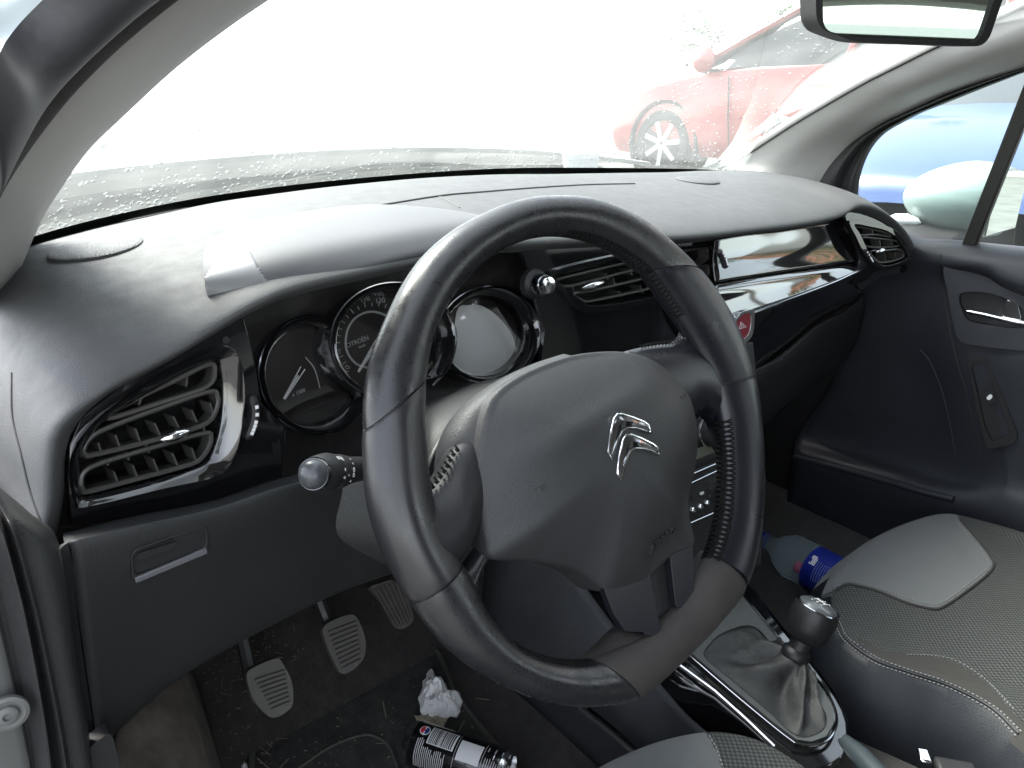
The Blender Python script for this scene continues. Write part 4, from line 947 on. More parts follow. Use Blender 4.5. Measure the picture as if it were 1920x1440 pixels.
# bottom plate and the two legs
spoke('bottom_plate', [(1110, 1236), (1140, 1208), (1172, 1178), (1210, 1180), (1245, 1165), (1296, 1125), (1302, 1078), (1327, 1040), (1345, 1030)], [(1150, 1290), (1190, 1282), (1225, 1255), (1255, 1225), (1290, 1190), (1320, 1160), (1345, 1130), (1368, 1100), (1380, 1075)], M_worn, 'worn brownish foam plate above the flat bottom', crown=.007, edge=-.006)
def slab(name, pxs, n0, n1, m, label=None, bev=.003, parent=wheel, r=.003):
    P = rc([Wp(a, b, n1) for a, b in pxs], r); return plate(name, WH, P, [], n0, n1, m, parent, bev, label=label)
slab('spoke_recess', [(1185, 1070), (1290, 1030), (1303, 1060), (1302, 1140), (1255, 1185), (1210, 1195)], -.020, -.004, M_pad2, 'grey recess between the two lower spokes', .002)
slab('lower_spoke', [(1130, 1096), (1218, 1074), (1243, 1196), (1172, 1184), (1150, 1150)], .0015, .0075, M_gripdark, 'left of the two dark lower spokes', .004)
slab('lower_spoke', [(1256, 1040), (1299, 1018), (1303, 1138), (1268, 1140)], .0005, .0060, M_gripdark, 'right of the two dark lower spokes', .004)
# hub behind the airbag
slab('hub_back', [(915, 800), (985, 735), (1080, 690), (1200, 690), (1290, 760), (1290, 860), (1260, 960), (1180, 995), (1110, 1005), (980, 980), (925, 930)], -.055, -.004, M_dark, None, .006)
HC = [([(1075, 668), (1030, 680), (985, 702), (930, 742), (910, 790), (900, 830), (899, 880)], .001), ([(1060, 664), (1005, 682), (950, 708), (893, 752), (866, 795), (856, 835), (862, 880)], -.010), ([(1055, 664), (995, 684), (930, 715), (868, 760), (835, 805), (822, 850), (826, 905)], -.028), ([(1060, 668), (995, 690), (925, 725), (862, 772), (828, 815), (814, 865), (815, 920)], -.045)]
o = patch('hub_cover', [[W3(a, b, n_) for a, b in r] for r, n_ in HC], M_pad2, wheel, su=6, sv=5, angle=None, label='grained shoulder of the hub behind the airbag cover'); solid(o, .002)
# airbag cover ----------------------------------------------------------------------------
AO = [(930, 742), (985, 702), (1060, 672), (1120, 661), (1180, 661), (1225, 676), (1262, 704), (1290, 738), (1304, 780), (1308, 830), (1303, 880), (1293, 925), (1293, 965), (1300, 1000), (1302, 1022), (1262, 1040), (1238, 1062), (1214, 1088), (1175, 1102), (1140, 1109), (1112, 1086), (1078, 1066), (1010, 1052), (927, 1046), (917, 1020), (905, 962), (897, 905), (900, 850), (910, 790)]
NE = .006
ao = [Vector((*Wp(a, b, NE), 0)) for a, b in AO]; ao = resample(spline(ao, 8, True)+[ao[0]], 121)[:-1]
ctr = Vector((*Wp(1130, 850, .02), 0)); NRr = 30
c0, c1 = Wp(905, 905, .02), Wp(1210, 715, .02)      # upper crease line
d0 = Vector((c1[0]-c0[0], c1[1]-c0[1])).normalized(); nn_ = Vector((-d0.y, d0.x))
v0, v1_ = Wp(1165, 960, .02), Wp(1212, 1090, .0)    # lower valley
def padh(p, s):
    h = NE+.030*(1-s**2.6)
    q = (Vector((p.x, p.y))-Vector(c0)).dot(nn_)      # above crease: falls away faster
    h -= .13*max(0, q-.004)**1.15*(1-.2*s)
    h += .0035*math.exp(-(q/.010)**2)*(1-s*s)
    # lower valley between the spoke roots
    w = (Vector(v1_)-Vector(v0)); L_ = w.length; w.normalize(); r_ = Vector((p.x, p.y))-Vector(v0); t = r_.dot(w)/L_; pr = r_.dot(Vector((-w.y, w.x)))
    t = max(0, min(1, (t+.1)/.9)); h -= .010*t*t*(1-s**6)*(1/(1+math.exp(-pr/.003)))
    return max(h, NE-.001)
V = []; F = []
for i in range(NRr+1):
    s = i/NRr; s2 = s**.8
    for p in ao:
        q = ctr.lerp(p, s2); V.append(WH.pt(q.x, q.y, padh(q, s2)))
n = len(ao)
for p in ao: V.append(WH.pt(p.x*1.012-ctr.x*.012, p.y*1.012-ctr.y*.012, NE-.004))
for p in ao: V.append(WH.pt(p.x, p.y, NE-.03))
for f in grid_faces(NRr+3, n, False, True): F.append(f)
cover = obj('airbag_cover', V, F, M_pad2, wheel, angle=None, label='domed grey grained airbag cover')
bpy.context.view_layer.update()
AB = bvh(cover)
# emblem: two chrome chevrons
def chevron(pts_o, nm='chevron'):
    P = []; c = [hitb(AB, a, b, 0)[0] for a, b in pts_o]; nrm = hitb(AB, pts_o[0][0]+8, pts_o[0][1]+25)[1]
    V = []; F = []
    return c, nrm
def chev(outer, inner, label):
    """outer & inner polylines (px) of one chevron arm pair: build a bevelled, ridged metal piece"""
    V = []; F = []; n = len(outer)
    lo_ = [hitb(AB, a, b, -.0004)[0] for a, b in outer]; li = [hitb(AB, a, b, -.0004)[0] for a, b in inner]
    nr = hitb(AB, 1180, 850)[1]
    for i in range(n):
        a, b = lo_[i], li[i]; q = min(1, min(i, n-1-i)/1.2+.25)
        for t, h in ((0, 0), (.02, .0018), (.16, .0016), (.5, .0030), (.84, .0014), (.98, .0014), (1, 0)): V.append(a.lerp(b, t)+nr*h)
    F = grid_faces(n, 7); F.append(tuple(range(7))); F.append(tuple((n-1)*7+k for k in range(7)))
    o = obj('chevron', V, F, M_chromed, wheel, angle=25, label=label)
    loop = [p+nr*.0016 for p in lo_]+[p+nr*.0014 for p in li[::-1]]
    tube('chrome_edge', loop, .0008, M_chrome, o, seg=8, closed=True)
    return o
def dens(p, k=4): return [(v.x, v.y) for v in spline([Vector((a, b, 0)) for a, b in p], k)]
def arms(l, apex, r):   # straight arms with a tight bend
    return [l, tuple(l[i]*.5+apex[i]*.5 for i in (0, 1))]+[apex]+[tuple(r[i]*.5+apex[i]*.5 for i in (0, 1)), r]
chev([(1138, 848), (1142, 815), (1149, 785), (1155, 777), (1163, 776), (1185, 783), (1205, 791), (1213, 797), (1217, 810)],
     [(1145, 863), (1152, 840), (1161, 818), (1166, 808), (1174, 803), (1190, 803), (1206, 808), (1213, 811), (1220, 813)], 'upper chrome chevron of the badge')
chev([(1155, 888), (1159, 855), (1166, 824), (1172, 816), (1180, 814), (1200, 822), (1222, 833), (1230, 840), (1233, 850)],
     [(1161, 902), (1168, 876), (1176, 855), (1181, 845), (1189, 841), (1206, 842), (1222, 848), (1229, 850), (1235, 853)], 'lower chrome chevron of the badge')
# blind lettering and horn marks
def onpad(px, py, off=.0002): return hitb(AB, px, py, off)
h, n_ = onpad(1238, 1010); xd = onpad(1258, 993)[0]-onpad(1218, 1030)[0]
text('lettering', 'AIRBAG', .0100, h+n_*.0012, xd, n_.cross(xd), M_emb, wheel, .0016, .0001)
for (cx, cy, s_) in ((1012, 914, 1.0), (1278, 743, .8)):
    pts_ = [(cx-9*s_, cy+5*s_), (cx-2*s_, cy-1*s_), (cx+9*s_, cy-5*s_), (cx+8*s_, cy+3*s_), (cx, cy+6*s_), (cx-3*s_, cy)]
    decal_tube('horn_mark', pts_, .00045, M_emb, wheel, B=AB, off=.0001, n=4, seg=5)
# stitching inside the right grip, the left spoke and the top right of the rim
def stitches(name, pxs, nn, m, wd, label, off=.010, pitch=.0042, r=.0008):
    P = spline([W3(a, b, off) for a, b in pxs], 10); Lh = sum((a-b).length for a, b in zip(P, P[1:])); k = int(Lh/pitch); P = resample(P, k)
    V = []; F = []
    for i in range(1, k-1):
        d = (P[i+1]-P[i-1]).normalized(); s_ = d.cross(WH.n); c = P[i]
        for sg in (1, -1): tube_geo([c-s_*wd*sg-WH.n*.002, c-s_*wd*.3*sg+d*.0012+WH.n*.0006, c+s_*wd*.5*sg+d*.003+WH.n*.0004], r, 4, False, V, F)
    o = obj(name, V, F, m, wheel, label=label); o['kind'] = 'stuff'; return o
def rimst(t0, t1, fr_, nfac, label, wd=.0026, r=.0007, pitch=.0042, m=None):
    """stitches that follow the inner edge of the rim; fr_ = angle round the tube section (180 = innermost)"""
    V = []; F = []; th = t0
    while th < t1:
        def P(th, a):
            ro, ri = g2i(SO, th), g2i(SI, th); c = (ro+ri)/2; hw = (ro-ri)/2+.0002; u = c+hw*math.cos(R(a)); t_ = R(th); return WH.a*u*math.cos(t_)+WH.b*u*math.sin(t_)+WH.n*.0170*math.sin(R(a))
        c = P(th, fr_); st = math.degrees(pitch/.15)
        tube_geo([P(th, fr_-17), P(th+st*.35, fr_), P(th+st*.7, fr_+17)], r, 4, False, V, F)
        tube_geo([P(th, fr_+17), P(th+st*.35, fr_), P(th+st*.7, fr_-17)], r, 4, False, V, F)
        th += st
    o = obj('stitching', V, F, m or M_stitch, wheel, label=label); o['kind'] = 'stuff'
rimst(ang(1327, 1045)-0, 360-10, 160, 1, 'coarse cross stitching inside the right grip', r=.0009)
rimst(ang(1327, 1045)-0, 360-10, 192, 1, 'second row of cross stitching inside the right grip', r=.0009)
rimst(ang(1270, 600)+1, ang(1060, 445), 165, 1, 'fine stitching along the inside of the top of the rim', r=.0006)
rimst(ang(960, 1203), ang(1100, 1233), 160, 1, 'fine stitching along the inside of the lower left rim', r=.0005)
stitches('stitching', [(868, 832), (851, 850), (836, 878), (818, 904), (806, 918)], 0, M_stitch, .0022, 'cross stitching on the upper edge of the left spoke', off=.0015, r=.0008, pitch=.0036)
stitches('stitching', [(1196, 652), (1230, 645), (1262, 641), (1284, 628), (1288, 612)], 0, M_stitch, .002, 'fine stitching on the upper edge of the right spoke', off=-.004, r=.0004)

# ================================================================ INDICATOR STALK
stk = thing('indicator_stalk', U(700, 885, y=.10), 'black light and indicator stalk sticking out left of the steering wheel', 'indicator stalk')
e0 = U(587, 889, y=.065); e1_ = U(720, 874, y=.14); dS = (e1_-e0).normalized(); LS = (e1_-e0).length
RS = .0122
lathe('shaft', [(RS*.80, .002), (RS*.98, .006), (RS*1.06, .014), (RS*1.10, .020), (RS*1.0, .026), (RS*1.02, .030), (RS*.98, .040), (RS*.8, .06), (.008, LS), (.008, LS+.04)], e0, dS, M_dark, stk, seg=32)
lathe('end_cap', [(.001, -.0085), (RS*.35, -.0080), (RS*.62, -.0058), (RS*.80, -.0015), (RS*.84, .002), (RS*.80, .004)], e0, dS, mat('stalk_cap', (.045, .048, .053), .3), stk, seg=32)
lathe('cap_ring', [(RS*.86, .000), (RS*.92, .002), (RS*.90, .0045)], e0, dS, M_gloss, stk, seg=32)
lathe('ring_groove', [(RS*1.03, .0255), (RS*1.035, .0265), (RS*1.03, .0275)], e0, dS, M_side, stk, seg=32)
perp = (CAM-e0); perp = (perp-dS*perp.dot(dS)).normalized()
def stext(s, t, phi, size, rot=0):
    c, s_ = math.cos(R(phi)), math.sin(R(phi)); v = perp*c+dS.cross(perp)*s_; P = e0+dS*t+v*(RS*1.11); yd = dS*math.cos(R(rot))+dS.cross(v)*math.sin(R(rot)); xd = yd.cross(v)
    text('symbol', s, size, P, xd, yd, M_white, stk, .0001)
stext('0', .021, 20, .0042, 180); stext('-', .027, 15, .005, 180); stext('*', .022, -3, .005, 180); stext('D0', .020, -42, .0046, 90); stext('D', .0235, -38, .0046, 90)
stext('DO', .036, 8, .0046, 180); stext('v', .037, -18, .0035, 0); stext('v', .037, -34, .0035, 0); stext('v', .034, 36, .0035, 90)

# ================================================================ FLOOR, PEDALS, MAT AND LITTER
FZ = -.565
def flz(x, y): return FZ+max(0, (y-.40))*.9+.010*noise.noise(Vector((x*6, y*6, 0)))
rows = []
for j in range(30):
    y = -.9+1.6*j/29; row = []
    for i in range(50):
        x = -.40+1.52*i/49; z = FZ+max(0, y-.42)*1.1
        dx = abs(x-.335); z += .075*(1/(1+math.exp((dx-.125)/.012)))     # tunnel
        z += .10*(1/(1+math.exp((x+.315)/.012)))*1.0                    # sill side
        row.append(Vector((x, y, z+.004*noise.noise(Vector((x*9, y*9, 0))))))
    rows.append(row)
obj('floor', [p for r in rows for p in r], grid_faces(30, 50), M_carpet, None, kind='structure', label='dirty dark carpet')
obj('bulkhead', [(-.40, .68, -.3), (1.06, .68, -.3), (1.06, .62, .08), (-.40, .62, .08)], [(0, 1, 2, 3)], M_carpet, body, smooth=False)
obj('bulkhead', [(-.36, .30, -.05), (1.03, .30, -.05), (1.03, .60, .05), (-.36, .60, .05)], [(0, 1, 2, 3)], M_dark, dash, smooth=False, label='dark underside behind the dashboard')
# foot rest hump on the left
FR = [[(250, 1290, .36), (285, 1275, .38), (335, 1255, .42), (365, 1262, .46)], [(222, 1360, .30), (270, 1330, .32), (345, 1310, .36), (392, 1350, .42)], [(215, 1440, .25), (275, 1420, .27), (360, 1400, .30), (420, 1450, .36)], [(200, 1560, .18), (280, 1540, .2), (370, 1540, .22), (440, 1560, .28)]]
fr_ = patch('foot_rest', [[U(a, b, y=c) for a, b, c in r] for r in FR], M_carpet2, body, su=6, sv=6, label='brown dusty carpet covered foot rest'); solid(fr_, .02)
# pedals
def pedal(name, px, y, label, ribs, m=M_pedal, arm=None, vert=False, n=(-.1, -1, .55)):
    pln = Plane(U(px[0][0], px[0][1], y=y), n); P = sm2(L(pln, px), 4); t = thing(name, pln.p, label, 'pedal')
    pd = plate('pad', pln, P, [], -.010, .003, m, t, .003)
    xs_ = [p[0] for p in P]; ys_ = [p[1] for p in P]
    for i in range(ribs):
        q = (i+1)/(ribs+1)
        a0, b0, a1, b1 = vert[i] if vert else (0, 0, 0, 0)
        p0, p1 = pln.hit(a0, b0, .003), pln.hit(a1, b1, .003)
        u = (p1-p0); l = u.length; u.normalize(); s_ = pln.n.cross(u); box('rib', (p0+p1)/2+pln.n*.001, (l, .0026, .0042), m, pd, Matrix((u, s_, pln.n)).transposed(), .0008)
    if arm:
        tube('arm', spline([U(a, b, y=c) for a, b, c in arm], 5), .008, M_steel, t, seg=8)
    return t
def lerp2(a, b, q): return (a[0]+(b[0]-a[0])*q, a[1]+(b[1]-a[1])*q)
def ribset(tl, tr_, bl, br, n): return [(*lerp2(tl, bl, i/(n-1)), *lerp2(tr_, br, i/(n-1))) for i in range(n)]
pedal('clutch_pedal', [(462, 1262), (480, 1248), (518, 1234), (530, 1245), (545, 1275), (549, 1305), (543, 1328), (510, 1345), (480, 1320), (466, 1290)], .375, 'dusty grey rubber clutch pedal, leftmost and lowest of the pedals', 8, arm=[(470, 1265, .385), (462, 1232, .40), (452, 1180, .42), (450, 1120, .43)], vert=ribset((478, 1275), (533, 1257), (508, 1330), (543, 1315), 8))
pedal('brake_pedal', [(604, 1178), (625, 1162), (660, 1152), (675, 1172), (684, 1200), (682, 1230), (665, 1252), (640, 1263), (625, 1240), (610, 1205)], .40, 'dusty ribbed brake pedal, in the middle of the pedals', 9, m=mat('brake_rubber', (.06, .056, .052), .65, dust=.6, dustcol=(.2, .18, .16), dscale=30), arm=[(625, 1180, .41), (608, 1150, .42), (590, 1100, .43)], vert=ribset((615, 1185), (668, 1165), (640, 1254), (676, 1235), 9))
pedal('accelerator_pedal', [(692, 1102), (715, 1092), (735, 1088), (756, 1108), (770, 1140), (773, 1165), (748, 1180), (732, 1160), (715, 1128)], .43, 'dark accelerator pedal with lengthwise ribs, partly behind the wheel rim', 6, m=mat('accelerator_plastic', (.05, .045, .042), .6, dust=.5, dustcol=(.2, .17, .14), dscale=30), vert=[(700, 1104, 742, 1176), (708, 1100, 748, 1174), (717, 1097, 754, 1172), (726, 1095, 760, 1170), (735, 1093, 765, 1166), (742, 1092, 770, 1162)])
# floor mat
MZ = FZ+.012
mp = [(475, 1395), (498, 1372), (560, 1330), (660, 1270), (760, 1218), (795, 1208), (822, 1222), (838, 1262), (852, 1300), (890, 1350), (940, 1412), (1010, 1500), (900, 1700), (520, 1700), (470, 1440)]
PMt = Plane((0, .3, MZ), (0, 0, 1)); mpl = rc(L(PMt, mp), .02, 4)
fm = thing('floor_mat', (0, .25, MZ), 'dark grit covered fabric floor mat in the driver footwell', 'floor mat')
plate('mat_fabric', PMt, mpl, [], -.006, 0, M_mat, fm, .001)
tube('binding', [PMt.pt(a, b, 0) for a, b in mpl], .0045, M_mate, fm, seg=8, closed=True)
tube('heel_pad_seam', spline([U(a, b, z=MZ+.001) for a, b in ((560, 1440), (620, 1400), (680, 1378), (710, 1384), (730, 1400), (745, 1440), (760, 1500))], 6), .002, M_mate, fm, seg=6)
# grit, straw and crumbs: uncountable litter
V = []; F = []
for _ in range(620):
    if random.random() < .8: a, b = random.gauss(470, 45), random.gauss(1300, 60)
    else: a, b = random.uniform(420, 950), random.uniform(1180, 1440)
    if a < 400 or b < 1200: continue
    inm = inpoly(a, b, mp); z = MZ+.0015 if inm else None
    P = U(a, b, z=MZ+.0015) if inm else U(a, b, z=FZ+.006)
    if not inm and P.y > .42: P.z += (P.y-.42)*1.1
    th = random.random()*3.14; l = random.uniform(.0006, .0022) if random.random() < .85 else random.uniform(.004, .014); d = Vector((math.cos(th), math.sin(th), random.uniform(-.1, .3)))*l
    tube_geo([P-d, P, P+d], random.uniform(.0003, .0009), 3, False, V, F)
obj('straw_and_grit', V, F, M_debris, None, kind='stuff', label='straw and grit scattered over carpet and mat')
V = []; F = []
for _ in range(900):
    a, b = random.uniform(470, 960), random.uniform(1215, 1440)
    if not inpoly(a, b, mp): continue
    P = U(a, b, z=MZ+.001); r_ = random.uniform(.0002, .0008); i = len(V); V += [P+Vector((r_, 0, 0)), P+Vector((-r_*.6, r_, 0)), P+Vector((-r_*.5, -r_, 0)), P+Vector((0, 0, r_))]; F += [(i, i+1, i+3), (i+1, i+2, i+3), (i+2, i, i+3)]
obj('grit', V, F, M_bits, None, kind='stuff', label='pale grit on the mat')
def scrap(px, z, m, label, cat, nm='paper_scrap'):
    P = [U(a, b, z=z) for a, b in px]; c = sum(P, Vector())/len(P)+Vector((0, 0, .006)); n = len(P); o = obj(nm, P+[c], [(i, (i+1) % n, n) for i in range(n)], m, None, smooth=False, label=label, cat=cat); solid(o, .001)
scrap([(595, 1266), (603, 1261), (615, 1264), (621, 1273), (608, 1280), (600, 1274)], FZ+.03, mat('torn_paper', (.42, .37, .34), .9), 'small torn pinkish paper scrap between clutch and brake pedals', 'paper')
scrap([(452, 1436), (458, 1427), (463, 1432), (465, 1448), (452, 1450)], FZ+.02, M_tissue, 'tiny white paper scrap at the bottom edge left of the mat', 'paper')
# crumpled tissue: folded noisy sheet
def crumple(name, px, z, hgt, m, label, cat, seed, rough_=.9, peak=.35):
    P = resample([U(a, b, z=z) for a, b in px]+[U(*px[0], z=z)], 65)[:-1]; c = sum(P, Vector())/len(P); V = []; nR = 26
    for i in range(nR+1):
        s = i/nR
        for p in P:
            q = c.lerp(p, s); w = (noise.noise(q*60+Vector((seed, 0, 0)))*.6+abs(noise.noise(q*130+Vector((0, seed, 0))))*.6); d = 1-s**2.2
            V.append(q+Vector((noise.noise(q*90)*.004*s, noise.noise(q*90+Vector((5, 5, 5)))*.004*s, hgt*(d*(.65+.8*w))+.002+.003*abs(noise.noise(q*200)))))
    for p in P: V.append(Vector((p.x, p.y, z-.001)))
    return obj(name, V, grid_faces(nR+2, len(P), False, True), m, None, angle=22, label=label, cat=cat)
crumple('crumpled_tissue', [(805, 1256), (812, 1270), (832, 1278), (840, 1295), (845, 1302), (860, 1300), (868, 1315), (862, 1330), (858, 1345), (845, 1342), (840, 1345), (815, 1350), (798, 1348), (788, 1335), (787, 1312), (792, 1290), (792, 1276), (798, 1278)], MZ+.004, .026, M_tissue, 'crumpled white tissue lying on the mat beside the drinks can', 'tissue', 3.1)
crumple('napkin_scrap', [(779, 1345), (790, 1340), (815, 1346), (842, 1342), (833, 1360), (825, 1376), (812, 1368), (795, 1357), (782, 1352)], MZ+.001, .007, M_leaf, 'beige stained napkin scrap sticking out between tissue and can', 'napkin', 9.4)
# drinks can ---------------------------------------------------------------------------------
can = thing('drinks_can', U(860, 1400, z=MZ), 'slim black printed drinks can lying on its side on the floor mat', 'drink can')
c0_ = U(776, 1392, z=MZ+.030); c1_ = U(945, 1450, z=MZ+.030); dC = (c1_-c0_).normalized(); RC = .0275; LC = (c1_-c0_).length*1.0
lathe('can_body', [(RC*.94, -.002), (RC, .004), (RC, LC-.010), (RC*.93, LC-.002)], c0_, dC, M_can, can, seg=48)
lathe('can_base', [(.001, .002), (RC*.72, .001), (RC*.80, -.006), (RC*.88, -.006), (RC*.955, -.001), (RC*1.004, .0045)], c0_, dC, M_alu, can, seg=48)
lathe('can_top', [(RC*1.003, LC-.011), (RC*.90, LC), (RC*.84, LC+.006), (RC*.86, LC+.009), (RC*.80, LC+.008), (RC*.76, LC+.002), (.001, LC+.003)], c0_, dC, M_alu, can, seg=48)
pc_ = CAM-c0_; pc_ = (pc_-dC*pc_.dot(dC)).normalized(); qc = dC.cross(pc_)       # qc: round the can
def CP(t, phi, off=.0003): return c0_+dC*t+(pc_*math.cos(R(phi))+qc*math.sin(R(phi)))*(RC+off)
def crect(nm, t0, t1, p0, p1, m, off=.0003):
    n = max(2, int(abs(p1-p0)/6)); V = [CP(t, p0+(p1-p0)*i/n, off) for t in (t0, t1) for i in range(n+1)]
    return V, grid_faces(2, n+1)
def add(V, F, q): b = len(V); V += q[0]; F += [tuple(b+i for i in f) for f in q[1]]
# which way is up in the picture?
s_up = 1 if proj(CP(.05, 40))[1] < proj(CP(.05, -40))[1] else -1
def cr2(t0, t1, p0, p1, m=None, off=.0003): return crect('', t0, t1, s_up*p0, s_up*p1, m, off)
V, F = [], []; add(V, F, cr2(.026, .062, 8, 58)); add(V, F, cr2(.068, .098, -6, 46)); obj('label_field', V, F, mat('can_print_white', (.55, .55, .56), .4), can)
V, F = [], []; t = .028
while t < .0600:
    w_ = random.choice((.0006, .0011, .0016)); add(V, F, cr2(t, t+w_, 10, 56, None, .0005)); t += w_+random.choice((.0007, .0012))
obj('barcode', V, F, M_can, can)
V, F = [], []
for i in range(16):
    t = .014+i*.0026; a = 2 if t > .024 else 20
    add(V, F, cr2(t, t+.0010, -62+random.uniform(0, 8), a-random.choice((2, 4, 16, 6)), None))
for i in range(12):
    t = .104+i*.0030; 
    for j in range(2): add(V, F, cr2(t, t+.0009, -55+j*44+random.uniform(0, 6), -55+j*44+random.uniform(22, 40), None))
    if i % 3 == 0: add(V, F, cr2(t, t+.0012, 36, 50, None))
for a_, b__ in ((.0650, .0655), (.1005, .1010), (.014, .0146)): add(V, F, cr2(a_, b__, -60, 58 if a_ > .02 else 0, None))
obj('small_print', V, F, mat('can_print_grey', (.40, .40, .41), .5), can)
def cdisc(nm, t, phi, r, f, m, off):
    V = [CP(t, s_up*phi, off)]; n = 24
    for k in range(n):
        a = 2*math.pi*k/n; V.append(CP(t+r*math.cos(a), s_up*(phi+math.degrees(r*math.sin(a)/RC)), off))
    V2 = [V[0]]; F = [(0, 1+k, 1+(k+1) % n) for k in range(n) if f(math.sin(2*math.pi*(k+.5)/n), math.cos(2*math.pi*(k+.5)/n))]
    obj(nm, V, F, m, can)
cdisc('emblem_disc', .018, 38, .0068, lambda s, c: True, mat('emblem_white', (.7, .7, .72), .4), .0004)
cdisc('emblem_red', .018, 38, .0058, lambda s, c: c < -.28, mat('emblem_red', (.45, .02, .03), .4), .0006)
cdisc('emblem_blue', .018, 38, .0058, lambda s, c: c > .28, mat('emblem_blue', (.01, .03, .15), .4), .0006)
cdisc('green_dot', .066, -42, .0052, lambda s, c: True, mat('print_green', (.03, .28, .05), .5), .0004)
cdisc('recycling_mark', .083, -44, .0050, lambda s, c: True, mat('print_pale', (.5, .5, .5), .5), .0004)
cdisc('mark_centre', .083, -44, .0026, lambda s, c: True, M_can, .0006)

# ================================================================ CONSOLE AND GEAR LEVER
con = thing('centre_console', (.34, 0, FZ+.1), 'black centre console with satin gear surround and glossy edge between the seats', 'centre console')
PG = Plane((.34, 0, -.40), (0, -.10, 1))
sat = [(1387, 1112), (1425, 1160), (1460, 1203), (1512, 1258), (1545, 1300), (1562, 1335), (1562, 1360), (1548, 1384), (1520, 1394), (1492, 1390), (1452, 1360), (1370, 1292), (1290, 1223), (1325, 1185)]
blk = [(1392, 1085), (1440, 1140), (1480, 1190), (1530, 1250), (1570, 1305), (1590, 1350), (1588, 1400), (1560, 1430), (1500, 1440), (1455, 1405), (1340, 1305), (1245, 1245), (1300, 1190)]
gb = [(1322, 1236), (1330, 1212), (1352, 1192), (1390, 1178), (1415, 1180), (1440, 1205), (1475, 1250), (1515, 1300), (1543, 1335), (1548, 1358), (1538, 1375), (1508, 1386), (1480, 1375), (1440, 1338), (1380, 1286)]
plate('console_top', PG, sm2(L(PG, blk), 2), [], -.05, -.004, M_glossc, con, .006, label='piano black top of the console')
plate('gear_surround', PG, L(PG, sat), [sm2(L(PG, gb), 4)], -.003, .003, M_console, con, .002, label='satin grey surround of the gear lever')
for pts, r_ in (([(1389, 1110), (1430, 1160), (1466, 1203), (1518, 1258), (1550, 1298), (1567, 1335), (1567, 1362), (1551, 1388), (1520, 1398), (1490, 1394)], .0018), ([(1288, 1225), (1370, 1296), (1452, 1364), (1490, 1393)], .0010)):
    tube('chrome_line', spline([PG.hit(a, b, .003) for a, b in pts], 6), r_, M_chromed, con, seg=8)
tube('edge_line', [PG.hit(1268, 1243, .0), PG.hit(1340, 1296, .0), PG.hit(1400, 1350, .0), PG.hit(1452, 1400, -.002)], .0024, mat('edge_silver', (.5, .5, .55), .25, metal=.9), con, seg=8, label='bright trim line along the console edge')
cb = [PG.hit(a, b, -.008) for a, b in blk]
V = cb+[Vector((p.x+(p.x-.34)*.10, p.y, FZ+.0)) for p in cb]; n = len(cb)
obj('console_side', V, [(i, (i+1) % n, n+(i+1) % n, n+i) for i in range(n)], M_doord, con, angle=30, label='dark side of the console')
# tunnel cladding forward of the console up to the stack, and rear part
o = patch('tunnel_cladding', [[U(1245, 1245, z=-.41), U(1390, 1088, z=-.41)], [Vector((.25, .18, -.36)), Vector((.43, .18, -.36))], [Vector((.25, .30, -.30)), Vector((.43, .30, -.30))]], M_dark, con, su=4, sv=4); solid(o, .004)
o = patch('tunnel_side', [[Vector((.235, .38, -.26)), Vector((.235, .10, -.42)), Vector((.21, -.05, -.43)), Vector((.20, -.4, -.43))], [Vector((.20, .38, -.40)), Vector((.20, .10, -.48)), Vector((.185, -.05, -.49)), Vector((.18, -.4, -.49))], [Vector((.185, .38, -.56)), Vector((.18, .10, -.56)), Vector((.17, -.05, -.56)), Vector((.17, -.4, -.56))]], mat('tunnel_trim', (.024, .026, .03), .5, bump=('cell', 700, .2, .0005), dust=.1), con, su=6, sv=6, label='plain dark side trim of the tunnel'); solid(o, .004)
for dx in (0, 18):
    tube('side_rail', [U(1085+dx, 1328, z=-.47), U(1140+dx, 1372, z=-.47), U(1200+dx, 1425, z=-.47)], .003, M_chromed if dx else M_side, con, seg=8)
gear = thing('gear_lever', PG.hit(1470, 1330), 'manual gear lever with a round black knob on a creased leather gaiter', 'gear lever')
cap = U(1535, 1137, x=.372); coll = U(1492, 1226, x=.348); gd = (cap-coll).normalized(); LG = (cap-coll).length
gbl = [PG.pt(a, b, .001) for a, b in sm2(L(PG, gb), 6)]; nG = len(gbl); cg = sum(gbl, Vector())/nG
fa = gd.orthogonal().normalized(); fb = gd.cross(fa); rows = []
# collar loop ordered like the base loop
def collar(r, c):
    out = []
    for p in gbl:
        d = (p-cg); d = (d-gd*d.dot(gd)).normalized(); out.append(c+d*r)
    return out
NR2 = 14; tops = collar(.0135, coll)
for i in range(NR2+1):
    s = i/NR2; row = []
    for k, (p, q) in enumerate(zip(gbl, tops)):
        th = 2*math.pi*k/nG; fold = (.0085*(1-2*abs(math.sin(th*2.5+s*1.4+.4)))+.003*math.sin(th*7-s*3))*math.sin(math.pi*s)
        base_ = p.lerp(q, s); sag = (1-s)**1.6; z = p.z+(q.z-p.z)*s**2.3; r_ = Vector((base_.x, base_.y, z)); d = (p-cg).normalized()
        bulge = -.004*math.sin(math.pi*s)
        row.append(r_+d*(fold+bulge)+Vector((0, 0, fold*.9+.004*math.sin(math.pi*s))))
    rows.append(row)
obj('gaiter', [p for r in rows for p in r], grid_faces(NR2+1, nG, False, True), M_gaiter, gear, angle=None, label='creased dusty leather gaiter')
V = []; F = []
for k in range(0, nG, 1):
    p, q = gbl[k], gbl[(k+1) % nG]; c = sum((p, q), Vector())/2; d = (q-p).normalized()
    for t in (.1, .6): tube_geo([p.lerp(q, t)+Vector((0, 0, .0022)), p.lerp(q, t+.3)+Vector((0, 0, .0026))], .0007, 4, False, V, F)
